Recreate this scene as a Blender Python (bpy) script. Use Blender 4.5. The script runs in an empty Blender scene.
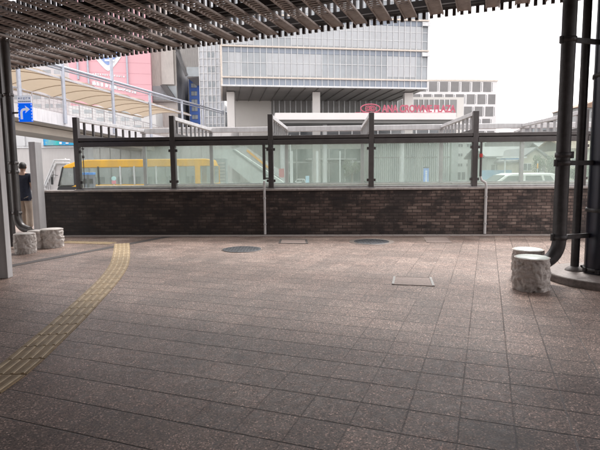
import bpy, math, random
from mathutils import Vector, Matrix
random.seed(7)
S = bpy.context.scene
C = S.collection
R = math.radians

# ------------------------------------------------------------------ camera
F = 500.0; PITCH = math.atan(54.8/500.0); ROLL = R(0.56); EYE = 1.475
fw = Vector((0, math.cos(PITCH), -math.sin(PITCH)))
r0 = Vector((1, 0, 0)); u0 = Vector((0, math.sin(PITCH), math.cos(PITCH)))
rt = r0*math.cos(ROLL) - u0*math.sin(ROLL)
up = u0*math.cos(ROLL) + r0*math.sin(ROLL)
cam = bpy.data.cameras.new('camera'); co = bpy.data.objects.new('camera', cam); C.objects.link(co)
cam.sensor_width = 36; cam.lens = 36*F/600; cam.clip_end = 5000; cam.clip_start = 0.05
m = Matrix((rt, up, -fw)).transposed().to_4x4(); m.translation = (0, 0, EYE)
co.matrix_world = m
S.camera = co
def ray(px, py): return fw*F + rt*(px-300) - up*(py-225)
def A(px, py, Y):
    d = ray(px, py); return Vector((0, 0, EYE)) + d*(Y/d.y)
def G(px, py, z=0.0):
    d = ray(px, py); return Vector((0, 0, EYE)) + d*((z-EYE)/d.z)
def X(px, Y): return A(px, 170, Y).x
def Zh(px, py, Y): return A(px, py, Y).z

# ------------------------------------------------------------------ materials
MATS = {}
def nodes(name):
    m = bpy.data.materials.new(name); m.use_nodes = True
    nt = m.node_tree; b = nt.nodes['Principled BSDF']; MATS[name] = m
    return m, nt, b
def N(nt, t, **k):
    n = nt.nodes.new(t)
    for a, v in k.items():
        if a in n.inputs: n.inputs[a].default_value = v
        else: setattr(n, a, v)
    return n
def L(nt, a, b): nt.links.new(a, b)
def ramp(nt, fac, stops):
    r = nt.nodes.new('ShaderNodeValToRGB'); e = r.color_ramp.elements
    while len(e) < len(stops): e.new(0.5)
    for i, (p, c) in enumerate(stops):
        e[i].position = p; e[i].color = (c, c, c, 1) if isinstance(c, (int, float)) else (*c, 1)
    L(nt, fac, r.inputs[0]); return r.outputs[0]
def mixc(nt, fac, a, b, mode='MIX'):
    n = nt.nodes.new('ShaderNodeMix'); n.data_type = 'RGBA'; n.blend_type = mode
    for s, v in ((n.inputs[0], fac), (n.inputs[6], a), (n.inputs[7], b)):
        if hasattr(v, 'links'): L(nt, v, s)
        elif isinstance(v, (int, float)): s.default_value = v
        else: s.default_value = (*v, 1)
    return n.outputs[2]
def mth(nt, op, a, b=None, c=None):
    n = nt.nodes.new('ShaderNodeMath'); n.operation = op
    for i, v in enumerate((a, b, c)):
        if v is None: continue
        if hasattr(v, 'links'): L(nt, v, n.inputs[i])
        else: n.inputs[i].default_value = v
    return n.outputs[0]
def mat(name, col, rough=0.6, metal=0.0, scale=3.0, var=0.18, bump=0.0, bscale=60, spec=0.5, streak=0.0):
    if name in MATS: return MATS[name]
    assert col is not None, name
    m, nt, b = nodes(name)
    tc = N(nt, 'ShaderNodeTexCoord')
    n1 = N(nt, 'ShaderNodeTexNoise', Scale=scale, Detail=6.0, Roughness=0.65); L(nt, tc.outputs['Object'], n1.inputs[0])
    f = ramp(nt, n1.outputs[0], [(0.3, 1-var), (0.7, 1+0.5*var)])
    c = mixc(nt, 1.0, col, f, 'MULTIPLY')
    if streak:
        mp = N(nt, 'ShaderNodeMapping'); mp.inputs['Scale'].default_value = (4, 4, 0.25); L(nt, tc.outputs['Object'], mp.inputs[0])
        n2 = N(nt, 'ShaderNodeTexNoise', Scale=3.0, Detail=5.0); L(nt, mp.outputs[0], n2.inputs[0])
        c = mixc(nt, 1.0, c, ramp(nt, n2.outputs[0], [(0.35, 1-streak), (0.6, 1.0)]), 'MULTIPLY')
    L(nt, c, b.inputs['Base Color'])
    b.inputs['Roughness'].default_value = rough; b.inputs['Metallic'].default_value = metal
    b.inputs['Specular IOR Level'].default_value = spec
    if bump:
        n3 = N(nt, 'ShaderNodeTexNoise', Scale=float(bscale), Detail=5.0); L(nt, tc.outputs['Object'], n3.inputs[0])
        bp = N(nt, 'ShaderNodeBump', Strength=bump, Distance=0.02); L(nt, n3.outputs[0], bp.inputs['Height']); L(nt, bp.outputs[0], b.inputs['Normal'])
    return m
def glassmat(name, tint, milk=0.08, milkcol=(0.6, 0.7, 0.66), rough=0.02, gl=0.5):
    m, nt, b = nodes(name)
    out = [n for n in nt.nodes if n.type == 'OUTPUT_MATERIAL'][0]
    t = N(nt, 'ShaderNodeBsdfTransparent'); t.inputs[0].default_value = (*tint, 1)
    g = N(nt, 'ShaderNodeBsdfGlossy'); g.inputs['Roughness'].default_value = rough
    d = N(nt, 'ShaderNodeBsdfDiffuse'); d.inputs[0].default_value = (*milkcol, 1)
    tc = N(nt, 'ShaderNodeTexCoord')
    mp = N(nt, 'ShaderNodeMapping'); mp.inputs['Scale'].default_value = (1.5, 1.5, 0.6); L(nt, tc.outputs['Object'], mp.inputs[0])
    n = N(nt, 'ShaderNodeTexNoise', Scale=2.5, Detail=7.0, Roughness=0.7); L(nt, mp.outputs[0], n.inputs[0])
    fr = N(nt, 'ShaderNodeFresnel', IOR=1.45)
    m1 = N(nt, 'ShaderNodeMixShader'); L(nt, ramp(nt, n.outputs[0], [(0.3, milk*0.55), (0.75, milk*1.7)]), m1.inputs[0])
    L(nt, t.outputs[0], m1.inputs[1]); L(nt, d.outputs[0], m1.inputs[2])
    m2 = N(nt, 'ShaderNodeMixShader'); L(nt, mth(nt, 'MULTIPLY', fr.outputs[0], gl), m2.inputs[0])
    L(nt, m1.outputs[0], m2.inputs[1]); L(nt, g.outputs[0], m2.inputs[2])
    L(nt, m2.outputs[0], out.inputs[0])
    return m

# ------------------------------------------------------------------ mesh builder
class MB:
    def __init__(s): s.v = []; s.f = []; s.sm = []
    def add(s, vs, fs, smooth=False):
        o = len(s.v); s.v += [Vector(v) for v in vs]; s.f += [tuple(i+o for i in f) for f in fs]; s.sm += [smooth]*len(fs)
        return s
    def box(s, c, d, M=None, rz=0):
        c = Vector(c); hx, hy, hz = d[0]/2, d[1]/2, d[2]/2
        vs = [Vector((x, y, z)) for z in (-hz, hz) for x, y in ((-hx, -hy), (hx, -hy), (hx, hy), (-hx, hy))]
        Q = M if M is not None else Matrix.Rotation(rz, 3, 'Z')
        return s.add([Q @ v + c for v in vs], [(3, 2, 1, 0), (4, 5, 6, 7), (0, 1, 5, 4), (1, 2, 6, 5), (2, 3, 7, 6), (3, 0, 4, 7)])
    def bar(s, a, b, w, h, upv=(0, 0, 1)):   # box from a to b, width w, height h
        a = Vector(a); b = Vector(b); y = (b-a).normalized(); x = y.cross(Vector(upv)).normalized(); z = x.cross(y)
        return s.box((a+b)/2, (w, (b-a).length, h), Matrix((x, y, z)).transposed())
    def tube(s, pts, r, n=16, caps=True, smooth=True):
        pts = [Vector(p) for p in pts]; rr = r if isinstance(r, (list, tuple)) else [r]*len(pts)
        vs = []; t0 = (pts[1]-pts[0]).normalized()
        a = t0.orthogonal().normalized()
        for i, p in enumerate(pts):
            t = (pts[min(i+1, len(pts)-1)] - pts[max(i-1, 0)]).normalized()
            a = (a - t*a.dot(t)).normalized(); b = t.cross(a)
            vs += [p + (a*math.cos(2*math.pi*k/n) + b*math.sin(2*math.pi*k/n))*rr[i] for k in range(n)]
        fs = [(i*n+k, i*n+(k+1) % n, (i+1)*n+(k+1) % n, (i+1)*n+k) for i in range(len(pts)-1) for k in range(n)]
        s.add(vs, fs, smooth)
        if caps:
            s.add(vs[:n], [tuple(range(n-1, -1, -1))]); s.add(vs[-n:], [tuple(range(n))])
        return s
    def prism(s, poly, e):      # polygon (3D points) extruded by vector e
        n = len(poly); e = Vector(e); vs = [Vector(p) for p in poly] + [Vector(p)+e for p in poly]
        return s.add(vs, [tuple(range(n-1, -1, -1)), tuple(range(n, 2*n))] + [(i, (i+1) % n, n+(i+1) % n, n+i) for i in range(n)])
    def quad(s, a, b, c, d): return s.add([a, b, c, d], [(0, 1, 2, 3)])
    def lathe(s, prof, c=(0, 0, 0), n=40, smooth=True):
        c = Vector(c); vs = [c+Vector((r*math.cos(2*math.pi*k/n), r*math.sin(2*math.pi*k/n), z)) for r, z in prof for k in range(n)]
        return s.add(vs, [(i*n+k, i*n+(k+1) % n, (i+1)*n+(k+1) % n, (i+1)*n+k) for i in range(len(prof)-1) for k in range(n)], smooth)
    def build(s, name, mt, parent=None, bevel=0.0, fix=True):
        off = wloc(parent) if parent else Vector()
        me = bpy.data.meshes.new(name); me.from_pydata([v-off for v in s.v], [], s.f)
        if fix:
            import bmesh
            bm = bmesh.new(); bm.from_mesh(me); bmesh.ops.recalc_face_normals(bm, faces=bm.faces); bm.to_mesh(me); bm.free()
        for p, q in zip(me.polygons, s.sm): p.use_smooth = q
        me.materials.append(mt)
        o = bpy.data.objects.new(name, me); C.objects.link(o)
        if parent: o.parent = parent
        if bevel:
            b = o.modifiers.new('bevel', 'BEVEL'); b.width = bevel; b.segments = 2; b.limit_method = 'ANGLE'
        return o
LOCS = {}
def wloc(o):
    while o is not None:
        if o.name in LOCS: return LOCS[o.name]
        o = o.parent
    return Vector()
def thing(name, loc, label, cat, group=None):
    o = bpy.data.objects.new(name, None); C.objects.link(o); o.location = loc; o.empty_display_size = 0.2
    LOCS[o.name] = Vector(loc)
    return tag(o, label, cat, group)
def tag(o, label=None, cat=None, group=None, kind=None):
    if label: o['label'] = label
    if cat: o['category'] = cat
    if group: o['group'] = group
    if kind: o['kind'] = kind
    return o
def copy_tree(o, parent=None):
    c = o.copy(); C.objects.link(c); c.parent = parent
    if o.name in LOCS: LOCS[c.name] = LOCS[o.name]
    for ch in list(o.children): copy_tree(ch, c)
    return c

# ------------------------------------------------------------------ frames of the place
vp = ray(487, 168.3); cdir = Vector((vp.x, vp.y, 0)).normalized()      # paving columns and canopy beams
rdir = Vector((cdir.y, -cdir.x, 0))                                       # across them, to the right
TA = math.atan2(cdir.x, cdir.y)
W0 = G(40, 235.3); W1 = G(560, 234.1); wu = (W1-W0); wu.z = 0; wu.normalize(); wn = Vector((-wu.y, wu.x, 0))
def W(s, d, z): return W0 + wu*s + wn*d + Vector((0, 0, z))
def ws(px, d=0.0, py=186):          # distance along the wall where pixel column px meets the plane d behind the front face
    k = ray(px, py); P = W0 + wn*d
    t = (P.dot(wn) - 0)/(k.dot(wn)); q = k*t
    return (q-P).dot(wu)
WM = Matrix((wu, wn, Vector((0, 0, 1)))).transposed()

# ------------------------------------------------------------------ floor
def floor_material():
    m, nt, b = nodes('granite_paving')
    tc = N(nt, 'ShaderNodeTexCoord')
    mp = N(nt, 'ShaderNodeMapping'); mp.vector_type = 'POINT'; mp.inputs['Rotation'].default_value = (0, 0, TA)
    L(nt, tc.outputs['Object'], mp.inputs[0])
    sx = N(nt, 'ShaderNodeSeparateXYZ'); L(nt, mp.outputs[0], sx.inputs[0])
    c2 = G(517.3, 450); c1 = G(456, 450); T = (c2-c1).dot(rdir)
    T = 0.3015
    rw = G(440, 414.8).dot(cdir)
    u = mth(nt, 'DIVIDE', mth(nt, 'SUBTRACT', sx.outputs[0], c2.dot(rdir)), T)
    v = mth(nt, 'DIVIDE', mth(nt, 'SUBTRACT', sx.outputs[1], rw), T)
    wob = N(nt, 'ShaderNodeTexNoise', Scale=9.0, Detail=3.0); L(nt, tc.outputs['Object'], wob.inputs[0])
    wv = mth(nt, 'MULTIPLY', mth(nt, 'SUBTRACT', wob.outputs[0], 0.5), 0.02)
    def joint(x, w0, w1):
        fr = mth(nt, 'FRACT', mth(nt, 'ADD', mth(nt, 'ADD', x, wv), 100.0))
        d = mth(nt, 'MINIMUM', fr, mth(nt, 'SUBTRACT', 1.0, fr))
        return ramp(nt, d, [(w0, 1.0), (w1, 0.0)])
    jr = joint(v, 0.008, 0.026); jc = joint(u, 0.005, 0.020)
    nz = N(nt, 'ShaderNodeTexNoise', Scale=0.9, Detail=3.0); L(nt, tc.outputs['Object'], nz.inputs[0])
    jr = mth(nt, 'MULTIPLY', jr, ramp(nt, nz.outputs[0], [(0.33, 0.7), (0.55, 1.0)]))
    nz2 = N(nt, 'ShaderNodeTexNoise', Scale=1.3, Detail=2.0); L(nt, mp.outputs[0], nz2.inputs[0])
    # column joints are drawn fainter towards the left
    side = ramp(nt, mth(nt, 'MULTIPLY_ADD', sx.outputs[0], 0.1, 0.5), [(0.30, 0.28), (0.5, 0.95)])
    jc = mth(nt, 'MULTIPLY', mth(nt, 'MULTIPLY', jc, side), ramp(nt, nz2.outputs[0], [(0.35, 0.45), (0.6, 1.0)]))
    j = mth(nt, 'MAXIMUM', jr, jc)
    # per slab tone
    fl = N(nt, 'ShaderNodeCombineXYZ'); L(nt, mth(nt, 'FLOOR', u), fl.inputs[0]); L(nt, mth(nt, 'FLOOR', v), fl.inputs[1])
    wn_ = N(nt, 'ShaderNodeTexWhiteNoise'); L(nt, fl.outputs[0], wn_.inputs[0])
    slab = ramp(nt, wn_.outputs[0], [(0.0, 0.80), (1.0, 1.16)])
    # crushed stone speckle
    sp = N(nt, 'ShaderNodeTexVoronoi', Scale=125.0); sp.feature = 'F1'; L(nt, tc.outputs['Object'], sp.inputs[0])
    cr = N(nt, 'ShaderNodeSeparateColor'); L(nt, sp.outputs['Color'], cr.inputs[0])
    spk = ramp(nt, cr.outputs[0], [(0.0, 0.22), (0.25, 0.6), (0.55, 0.95), (0.8, 1.25), (0.93, 1.9), (1.0, 4.0)])
    big = N(nt, 'ShaderNodeTexNoise', Scale=0.55, Detail=8.0, Roughness=0.68); L(nt, tc.outputs['Object'], big.inputs[0])
    bg = ramp(nt, big.outputs[0], [(0.32, 0.62), (0.5, 1.0), (0.68, 1.22)])
    fine = N(nt, 'ShaderNodeTexNoise', Scale=14.0, Detail=8.0, Roughness=0.75); L(nt, tc.outputs['Object'], fine.inputs[0])
    fn = ramp(nt, fine.outputs[0], [(0.3, 0.78), (0.7, 1.2)])
    hue = N(nt, 'ShaderNodeTexNoise', Scale=2.2, Detail=3.0); L(nt, mp.outputs[0], hue.inputs[0])
    base = mixc(nt, ramp(nt, hue.outputs[0], [(0.35, 0.0), (0.65, 1.0)]), (0.186, 0.128, 0.106), (0.208, 0.152, 0.128))
    # crossing warmer bands of slabs beyond
    c = mixc(nt, 1.0, base, slab, 'MULTIPLY'); c = mixc(nt, 1.0, c, spk, 'MULTIPLY')
    c = mixc(nt, 1.0, c, bg, 'MULTIPLY'); c = mixc(nt, 1.0, c, fn, 'MULTIPLY')
    # dark damp stain, lower right
    def spot(px, py, rad, amt, cc):
        g = G(px, py); vm = N(nt, 'ShaderNodeVectorMath', operation='DISTANCE'); L(nt, tc.outputs['Object'], vm.inputs[0]); vm.inputs[1].default_value = g
        dd = mth(nt, 'ADD', mth(nt, 'DIVIDE', vm.outputs['Value'], rad), mth(nt, 'MULTIPLY', mth(nt, 'SUBTRACT', fine.outputs[0], 0.5), 1.6))
        return mixc(nt, 1.0, cc, ramp(nt, dd, [(0.45, 1-amt), (1.0, 1.0)]), 'MULTIPLY')
    c = spot(498, 434, 0.27, 0.42, c); c = spot(240, 357, 0.085, 0.4, c); c = spot(330, 300, 0.5, 0.12, c)
    c = spot(560, 330, 0.6, 0.15, c); c = spot(100, 420, 0.5, 0.12, c)
    # drips and scuffs: long dull marks
    mk = N(nt, 'ShaderNodeTexNoise', Scale=3.2, Detail=9.0, Roughness=0.8, Distortion=1.5); L(nt, tc.outputs['Object'], mk.inputs[0])
    c = mixc(nt, 1.0, c, ramp(nt, mk.outputs[0], [(0.30, 0.6), (0.42, 1.0), (0.62, 1.0), (0.72, 1.2)]), 'MULTIPLY')
    c = mixc(nt, mth(nt, 'MULTIPLY', j, 0.93), c, (0.014, 0.010, 0.009))
    # chewing gum spots
    vg = N(nt, 'ShaderNodeTexVoronoi', Scale=1.15, Randomness=1.0); vg.voronoi_dimensions = '2D'; L(nt, tc.outputs['Object'], vg.inputs[0])
    vgc = N(nt, 'ShaderNodeSeparateColor'); L(nt, vg.outputs['Color'], vgc.inputs[0])
    gm = mth(nt, 'MULTIPLY', mth(nt, 'LESS_THAN', vg.outputs['Distance'], mth(nt, 'MULTIPLY', vgc.outputs[1], 0.018)), mth(nt, 'GREATER_THAN', vgc.outputs[0], 0.45))
    c = mixc(nt, mth(nt, 'MULTIPLY', gm, 0.75), c, (0.5, 0.46, 0.43))
    L(nt, c, b.inputs['Base Color'])
    L(nt, ramp(nt, fine.outputs[0], [(0.3, 0.36), (0.7, 0.58)]), b.inputs['Roughness'])
    hgt = mth(nt, 'SUBTRACT', mth(nt, 'MULTIPLY', cr.outputs[1], 0.35), mth(nt, 'MULTIPLY', j, 2.0))
    bp = N(nt, 'ShaderNodeBump', Strength=0.5, Distance=0.004); L(nt, hgt, bp.inputs['Height']); L(nt, bp.outputs[0], b.inputs['Normal'])
    return m
fm = floor_material()
b = MB(); b.quad((-60, -30, 0), (60, -30, 0), (60, 21, 0), (-60, 21, 0))
tag(b.build('pavement', fm, fix=False), kind='structure')
asph = mat('asphalt', (0.13, 0.13, 0.13), 0.85, scale=1.5, var=0.3, bump=0.3, bscale=200)
b = MB(); b.quad((-2500, -2500, -0.4), (2500, -2500, -0.4), (2500, 2500, -0.4), (-2500, 2500, -0.4))
tag(b.build('road', asph, fix=False), kind='structure')
kb = mat('kerb_stone', (0.42, 0.40, 0.38), 0.8, bump=0.2)
b = MB(); b.box((0, 21.15, -0.2), (120, 0.3, 0.42)); tag(b.build('kerb', kb), kind='structure')
wp = mat('road_paint', (0.72, 0.72, 0.7), 0.6)
b = MB()
for i in range(24): b.box((-34+3*i, 25.2, -0.394), (1.6, 0.15, 0.004))
b.box((0, 33.5, -0.394), (90, 0.15, 0.004))
tag(b.build('road_markings', wp), kind='structure')
# dark band of paving stones parallel to the beams
db = mat('dark_granite', (0.05, 0.04, 0.038), 0.6, scale=30, var=0.4)
a0 = G(8, 266.5); a1 = G(176, 235.2); e = rdir*0.09
b = MB(); b.quad(*[p+Vector((0, 0, 0.004)) for p in (a0-e, a0+e, a1+e, a1-e)])
tag(b.build('paving_band', db, fix=False), kind='structure')
# paler drainage strip along the foot of the wall
gs = mat('gutter_stone', (0.30, 0.26, 0.24), 0.6, scale=12, var=0.3, bump=0.15)
b = MB()
s0 = ws(44); s1 = ws(700)
n = 60
for i in range(n):
    q0 = s0+(s1-s0)*i/n; q1 = s0+(s1-s0)*(i+1)/n-0.008
    b.box(W((q0+q1)/2, -0.17, 0.003), (q1-q0, 0.28, 0.008), WM)
tag(b.build('gutter_strip', gs), kind='structure')

# ------------------------------------------------------------------ tactile path
tm = mat('tactile_yellow', (0.31, 0.225, 0.125), 0.6, scale=7, var=0.35, bump=0.15, bscale=90)
tm2 = mat('tactile_yellow_bar', (0.42, 0.32, 0.20), 0.55, scale=9, var=0.35)
ctr = [(-60, 415), (-12, 388), (20, 364), (42, 344.5), (66, 323), (86, 303.5), (108, 281), (118.5, 266), (121.5, 254), (122, 243.5)]
P = [G(x, y) for x, y in ctr]
def catmull(P, step=0.05):
    out = []
    Q = [P[0]*2-P[1]] + P + [P[-1]*2-P[-2]]
    for i in range(1, len(Q)-2):
        nn = max(2, int((Q[i+1]-Q[i]).length/step))
        for k in range(nn):
            t = k/nn; a, b_, c_, d_ = Q[i-1:i+3]
            out.append(0.5*((2*b_)+(c_-a)*t+(2*a-5*b_+4*c_-d_)*t*t+(-a+3*b_-3*c_+d_)*t**3))
    out.append(P[-1]); return out
def tactile(path, label):
    t = thing('tactile_paving', (path[0].x, path[0].y, 0), label, 'tactile paving')
    # resample at 0.3 m
    L_ = 0; pts = [path[0]]; acc = 0
    for a, b_ in zip(path, path[1:]):
        seg = (b_-a).length; d = 0
        while acc + (seg-d) >= 0.3:
            d += 0.3-acc; acc = 0; pts.append(a.lerp(b_, d/seg))
        acc += seg-d
    base = MB(); bars = MB()
    for a, b_ in zip(pts, pts[1:]):
        d = (b_-a).normalized(); s_ = Vector((d.y, -d.x, 0))
        base.bar(a+d*0.003+Vector((0, 0, 0.003)), b_-d*0.003+Vector((0, 0, 0.003)), 0.296, 0.008)
        for k in range(4):
            o = s_*(-0.1125+0.075*k)
            a_ = a+o+d*0.009; c_ = b_+o-d*0.009
            w = 0.015; z0 = 0.0065; z1 = 0.0125
            vs = [a_-s_*w, a_+s_*w, c_+s_*w, c_-s_*w]
            vs2 = [a_-s_*w*0.6+d*0.006, a_+s_*w*0.6+d*0.006, c_+s_*w*0.6-d*0.006, c_-s_*w*0.6-d*0.006]
            bars.add([v+Vector((0, 0, z0)) for v in vs]+[v+Vector((0, 0, z1)) for v in vs2], [(4, 5, 6, 7), (0, 1, 5, 4), (1, 2, 6, 5), (2, 3, 7, 6), (3, 0, 4, 7)])
    base.build('tile_strip', tm, t); bars.build('raised_bars', tm2, t)
tactile(catmull(P), 'long curved strip of yellow tactile tiles crossing the paving to the brick wall')
tactile([G(113, 243.5), G(52, 241.8)], 'short faint yellow tactile strip branching left towards the rough stone seats')

# ------------------------------------------------------------------ floor covers
iron = mat('cast_iron', (0.06, 0.062, 0.07), 0.45, 0.6, scale=20, var=0.4, bump=0.5, bscale=90)
ringm = mat('cover_ring_stone', (0.22, 0.18, 0.16), 0.55, scale=10, var=0.35)
ringl = mat('cover_ring_pale', (0.27, 0.225, 0.20), 0.5, scale=10, var=0.3)
def manhole(px, py, r, rr, rm, label):
    g = G(px, py); t = thing('manhole_cover', (g.x, g.y, 0), label, 'manhole cover')
    MB().lathe([(0.001, 0.006), (rr, 0.006), (rr, 0.0)], g, 48).build('collar', rm, t)
    q = MB().lathe([(0.001, 0.011), (r-0.01, 0.011), (r, 0.009), (r, 0.005)], g, 48)
    for i in range(-8, 9):
        for k in range(-8, 9):
            if (i*i+k*k)*0.0034 < (r-0.05)**2 and (i+k) % 2 == 0: q.box(g+Vector((i*0.058, k*0.058, 0.0125)), (0.036, 0.036, 0.005), rz=0.3)
    q.build('lid', iron, t)
manhole(242, 249.5, 0.36, 0.385, ringm, 'round dark iron manhole cover nearer the tactile strip, without a pale collar')
manhole(371.5, 241.8, 0.36, 0.46, ringl, 'round dark iron manhole cover with a pale stone collar near the wall centre')
stm = mat('worn_steel_strip', (0.42, 0.41, 0.40), 0.35, 0.6, scale=8, var=0.4)
dark = mat('dark_joint', (0.045, 0.036, 0.033), 0.7)
def frame_cover(corn, w, mt, label, name='access_cover', inner=None, ends=None):
    pts = [G(*c) for c in corn]; c0 = sum(pts, Vector())/4
    t = thing(name, (c0.x, c0.y, 0), label, 'access cover')
    if inner: 
        q = MB(); q.prism([p+Vector((0, 0, 0.001)) for p in pts], (0, 0, 0.004)); q.build('infill_slab', inner, t)
    q = MB()
    for i in range(4):
        a, b_ = pts[i], pts[(i+1) % 4]; d = (b_-a).normalized()
        q.bar(a-d*w/2+Vector((0, 0, 0.0045)), b_-d*w/2+Vector((0, 0, 0.0045)), w, 0.007)
    q.build('frame', mt, t)
    if ends:
        for i in (1, 3):
            a, b_ = pts[i], pts[(i+1) % 4]
            MB().bar(a+Vector((0, 0, 0.0065)), b_+Vector((0, 0, 0.0065)), ends, 0.009).build('metal_strip', stm, t)
inf = mat('infill_paving', (0.235, 0.175, 0.152), 0.55, scale=40, var=0.45, bump=0.2, bscale=120)
inf2 = mat('infill_paving_pale', (0.24, 0.18, 0.158), 0.55, scale=40, var=0.4, bump=0.2, bscale=120)
frame_cover([(281, 239.5), (306, 239.8), (307, 243.6), (279.5, 243.3)], 0.045, dark, 'small dark framed rectangular access cover between the two round manhole covers', inner=inf2)
frame_cover([(394.5, 277), (430.5, 278), (433.5, 286.3), (393, 284.6)], 0.012, ringm, 'rectangular paved access cover with two bright worn metal end strips', inner=inf, ends=0.03)
frame_cover([(423, 236.5), (446, 236.8), (452, 243), (427, 242.6)], 0.012, ringm, 'pale rectangular paved access cover near the wall left of the white drain pipe', inner=inf2)

# ------------------------------------------------------------------ brick wall
def brick_material():
    m, nt, b = nodes('dark_brick')
    tc = N(nt, 'ShaderNodeTexCoord')
    sx = N(nt, 'ShaderNodeSeparateXYZ'); L(nt, tc.outputs['Object'], sx.inputs[0])
    cb = N(nt, 'ShaderNodeCombineXYZ'); L(nt, mth(nt, 'ADD', sx.outputs[0], sx.outputs[1]), cb.inputs[0]); L(nt, sx.outputs[2], cb.inputs[1])
    br = N(nt, 'ShaderNodeTexBrick', Scale=1.0); L(nt, cb.outputs[0], br.inputs[0])
    br.inputs['Color1'].default_value = (0, 0, 0, 1); br.inputs['Color2'].default_value = (1, 1, 1, 1); br.inputs['Mortar'].default_value = (0.5, 0.5, 0.5, 1)
    br.inputs['Mortar Size'].default_value = 0.0085; br.inputs['Mortar Smooth'].default_value = 0.3
    br.inputs['Brick Width'].default_value = 0.21; br.inputs['Row Height'].default_value = 0.0715; br.offset = 0.5
    pt = N(nt, 'ShaderNodeTexNoise', Scale=1.5, Detail=4.0, Roughness=0.7); L(nt, cb.outputs[0], pt.inputs[0])
    mp = N(nt, 'ShaderNodeMapping'); mp.inputs['Scale'].default_value = (1.2, 4.5, 1); L(nt, cb.outputs[0], mp.inputs[0])
    pt2 = N(nt, 'ShaderNodeTexNoise', Scale=1.5, Detail=5.0, Roughness=0.7); L(nt, mp.outputs[0], pt2.inputs[0])
    # brick tone by position: dark at the left, paler towards the right
    al = ramp(nt, mth(nt, 'DIVIDE', sx.outputs[0], 14.0), [(0.0, 0.0), (0.25, 0.14), (0.45, 0.45), (0.72, 0.66), (0.93, 1.0)])
    tone = mth(nt, 'ADD', mth(nt, 'MULTIPLY', br.outputs[0], 0.22), mth(nt, 'MULTIPLY', pt2.outputs[0], 0.80))
    c = ramp(nt, tone, [(0.32, (0.014, 0.010, 0.010)), (0.43, (0.05, 0.033, 0.028)), (0.58, (0.098, 0.070, 0.060)), (0.74, (0.175, 0.133, 0.113))])
    c = mixc(nt, 1.0, c, ramp(nt, al, [(0.0, 0.42), (0.5, 1.3), (1.0, 2.3)]), 'MULTIPLY')
    # black grimy patches
    c = mixc(nt, mth(nt, 'MULTIPLY', ramp(nt, pt.outputs[0], [(0.49, 0.0), (0.56, 1.0)]), 0.75), c, (0.016, 0.013, 0.014))
    # pale salt bloom flecks
    fl = N(nt, 'ShaderNodeTexNoise', Scale=16.0, Detail=7.0, Roughness=0.8); L(nt, cb.outputs[0], fl.inputs[0])
    flm = N(nt, 'ShaderNodeTexNoise', Scale=0.9, Detail=2.0); L(nt, mp.outputs[0], flm.inputs[0])
    ff = mth(nt, 'MULTIPLY', mth(nt, 'MULTIPLY', ramp(nt, fl.outputs[0], [(0.56, 0.0), (0.66, 1.0)]), ramp(nt, flm.outputs[0], [(0.5, 0.0), (0.62, 1.0)])), al)
    c = mixc(nt, mth(nt, 'MULTIPLY', ff, 0.7), c, (0.30, 0.25, 0.22))
    dr = N(nt, 'ShaderNodeTexNoise', Scale=5.0, Detail=6.0); mp3 = N(nt, 'ShaderNodeMapping'); mp3.inputs['Scale'].default_value = (1.0, 0.12, 1); L(nt, cb.outputs[0], mp3.inputs[0]); L(nt, mp3.outputs[0], dr.inputs[0])
    top_ = ramp(nt, sx.outputs[2], [(0.45, 0.0), (1.0, 1.0)])
    c = mixc(nt, mth(nt, 'MULTIPLY', mth(nt, 'MULTIPLY', ramp(nt, dr.outputs[0], [(0.52, 0.0), (0.62, 1.0)]), top_), 0.6), c, (0.012, 0.010, 0.010))
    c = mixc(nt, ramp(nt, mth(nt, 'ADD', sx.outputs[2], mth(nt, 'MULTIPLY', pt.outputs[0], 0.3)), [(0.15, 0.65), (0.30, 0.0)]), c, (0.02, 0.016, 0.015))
    mo = mixc(nt, al, (0.012, 0.009, 0.009), (0.030, 0.023, 0.021))
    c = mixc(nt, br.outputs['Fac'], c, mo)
    L(nt, c, b.inputs['Base Color']); b.inputs['Roughness'].default_value = 0.62
    hh = mth(nt, 'SUBTRACT', mth(nt, 'MULTIPLY', fl.outputs[0], 0.25), br.outputs['Fac'])
    bp = N(nt, 'ShaderNodeBump', Strength=0.7, Distance=0.008); L(nt, hh, bp.inputs['Height']); L(nt, bp.outputs[0], b.inputs['Normal'])
    return m
bm_ = brick_material()
capm = mat('wall_cap_stone', (0.40, 0.36, 0.34), 0.55, scale=5, var=0.2, streak=0.2)
sL = ws(41.5); sR = ws(760)
def wall(d0, d1, z0, z1, a, b_, label):
    t = thing('brick_wall', W(a, d0, 0), label, 'wall')
    t.rotation_euler = (0, 0, math.atan2(wu.y, wu.x))
    q = MB(); q.box(((b_-a)/2, (d1-d0)/2, (z0+z1)/2), (b_-a, d1-d0, z1-z0)); LOCS[t.name] = Vector()
    q.build('brickwork', bm_, t)
    q = MB(); L0 = 0; 
    while L0 < b_-a-0.01:
        L1 = min(L0+1.2, b_-a)
        q.box(((L0+L1)/2, (d1-d0)/2, z1+0.026), (L1-L0-0.006, d1-d0+0.05, 0.045)); L0 = L1
    q.build('coping', capm, t, bevel=0.006)
    return t
wall(0.0, 0.22, -0.01, 1.01, sL, sR, 'low dark brick wall with pale stone coping across the back of the paving')
DB = 3.85
wall(DB-0.2, DB+0.02, -0.01, 1.01, ws(98, DB), ws(690, DB), 'second low brick wall behind the glass screens, seen only as a strip through the glass')

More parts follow.
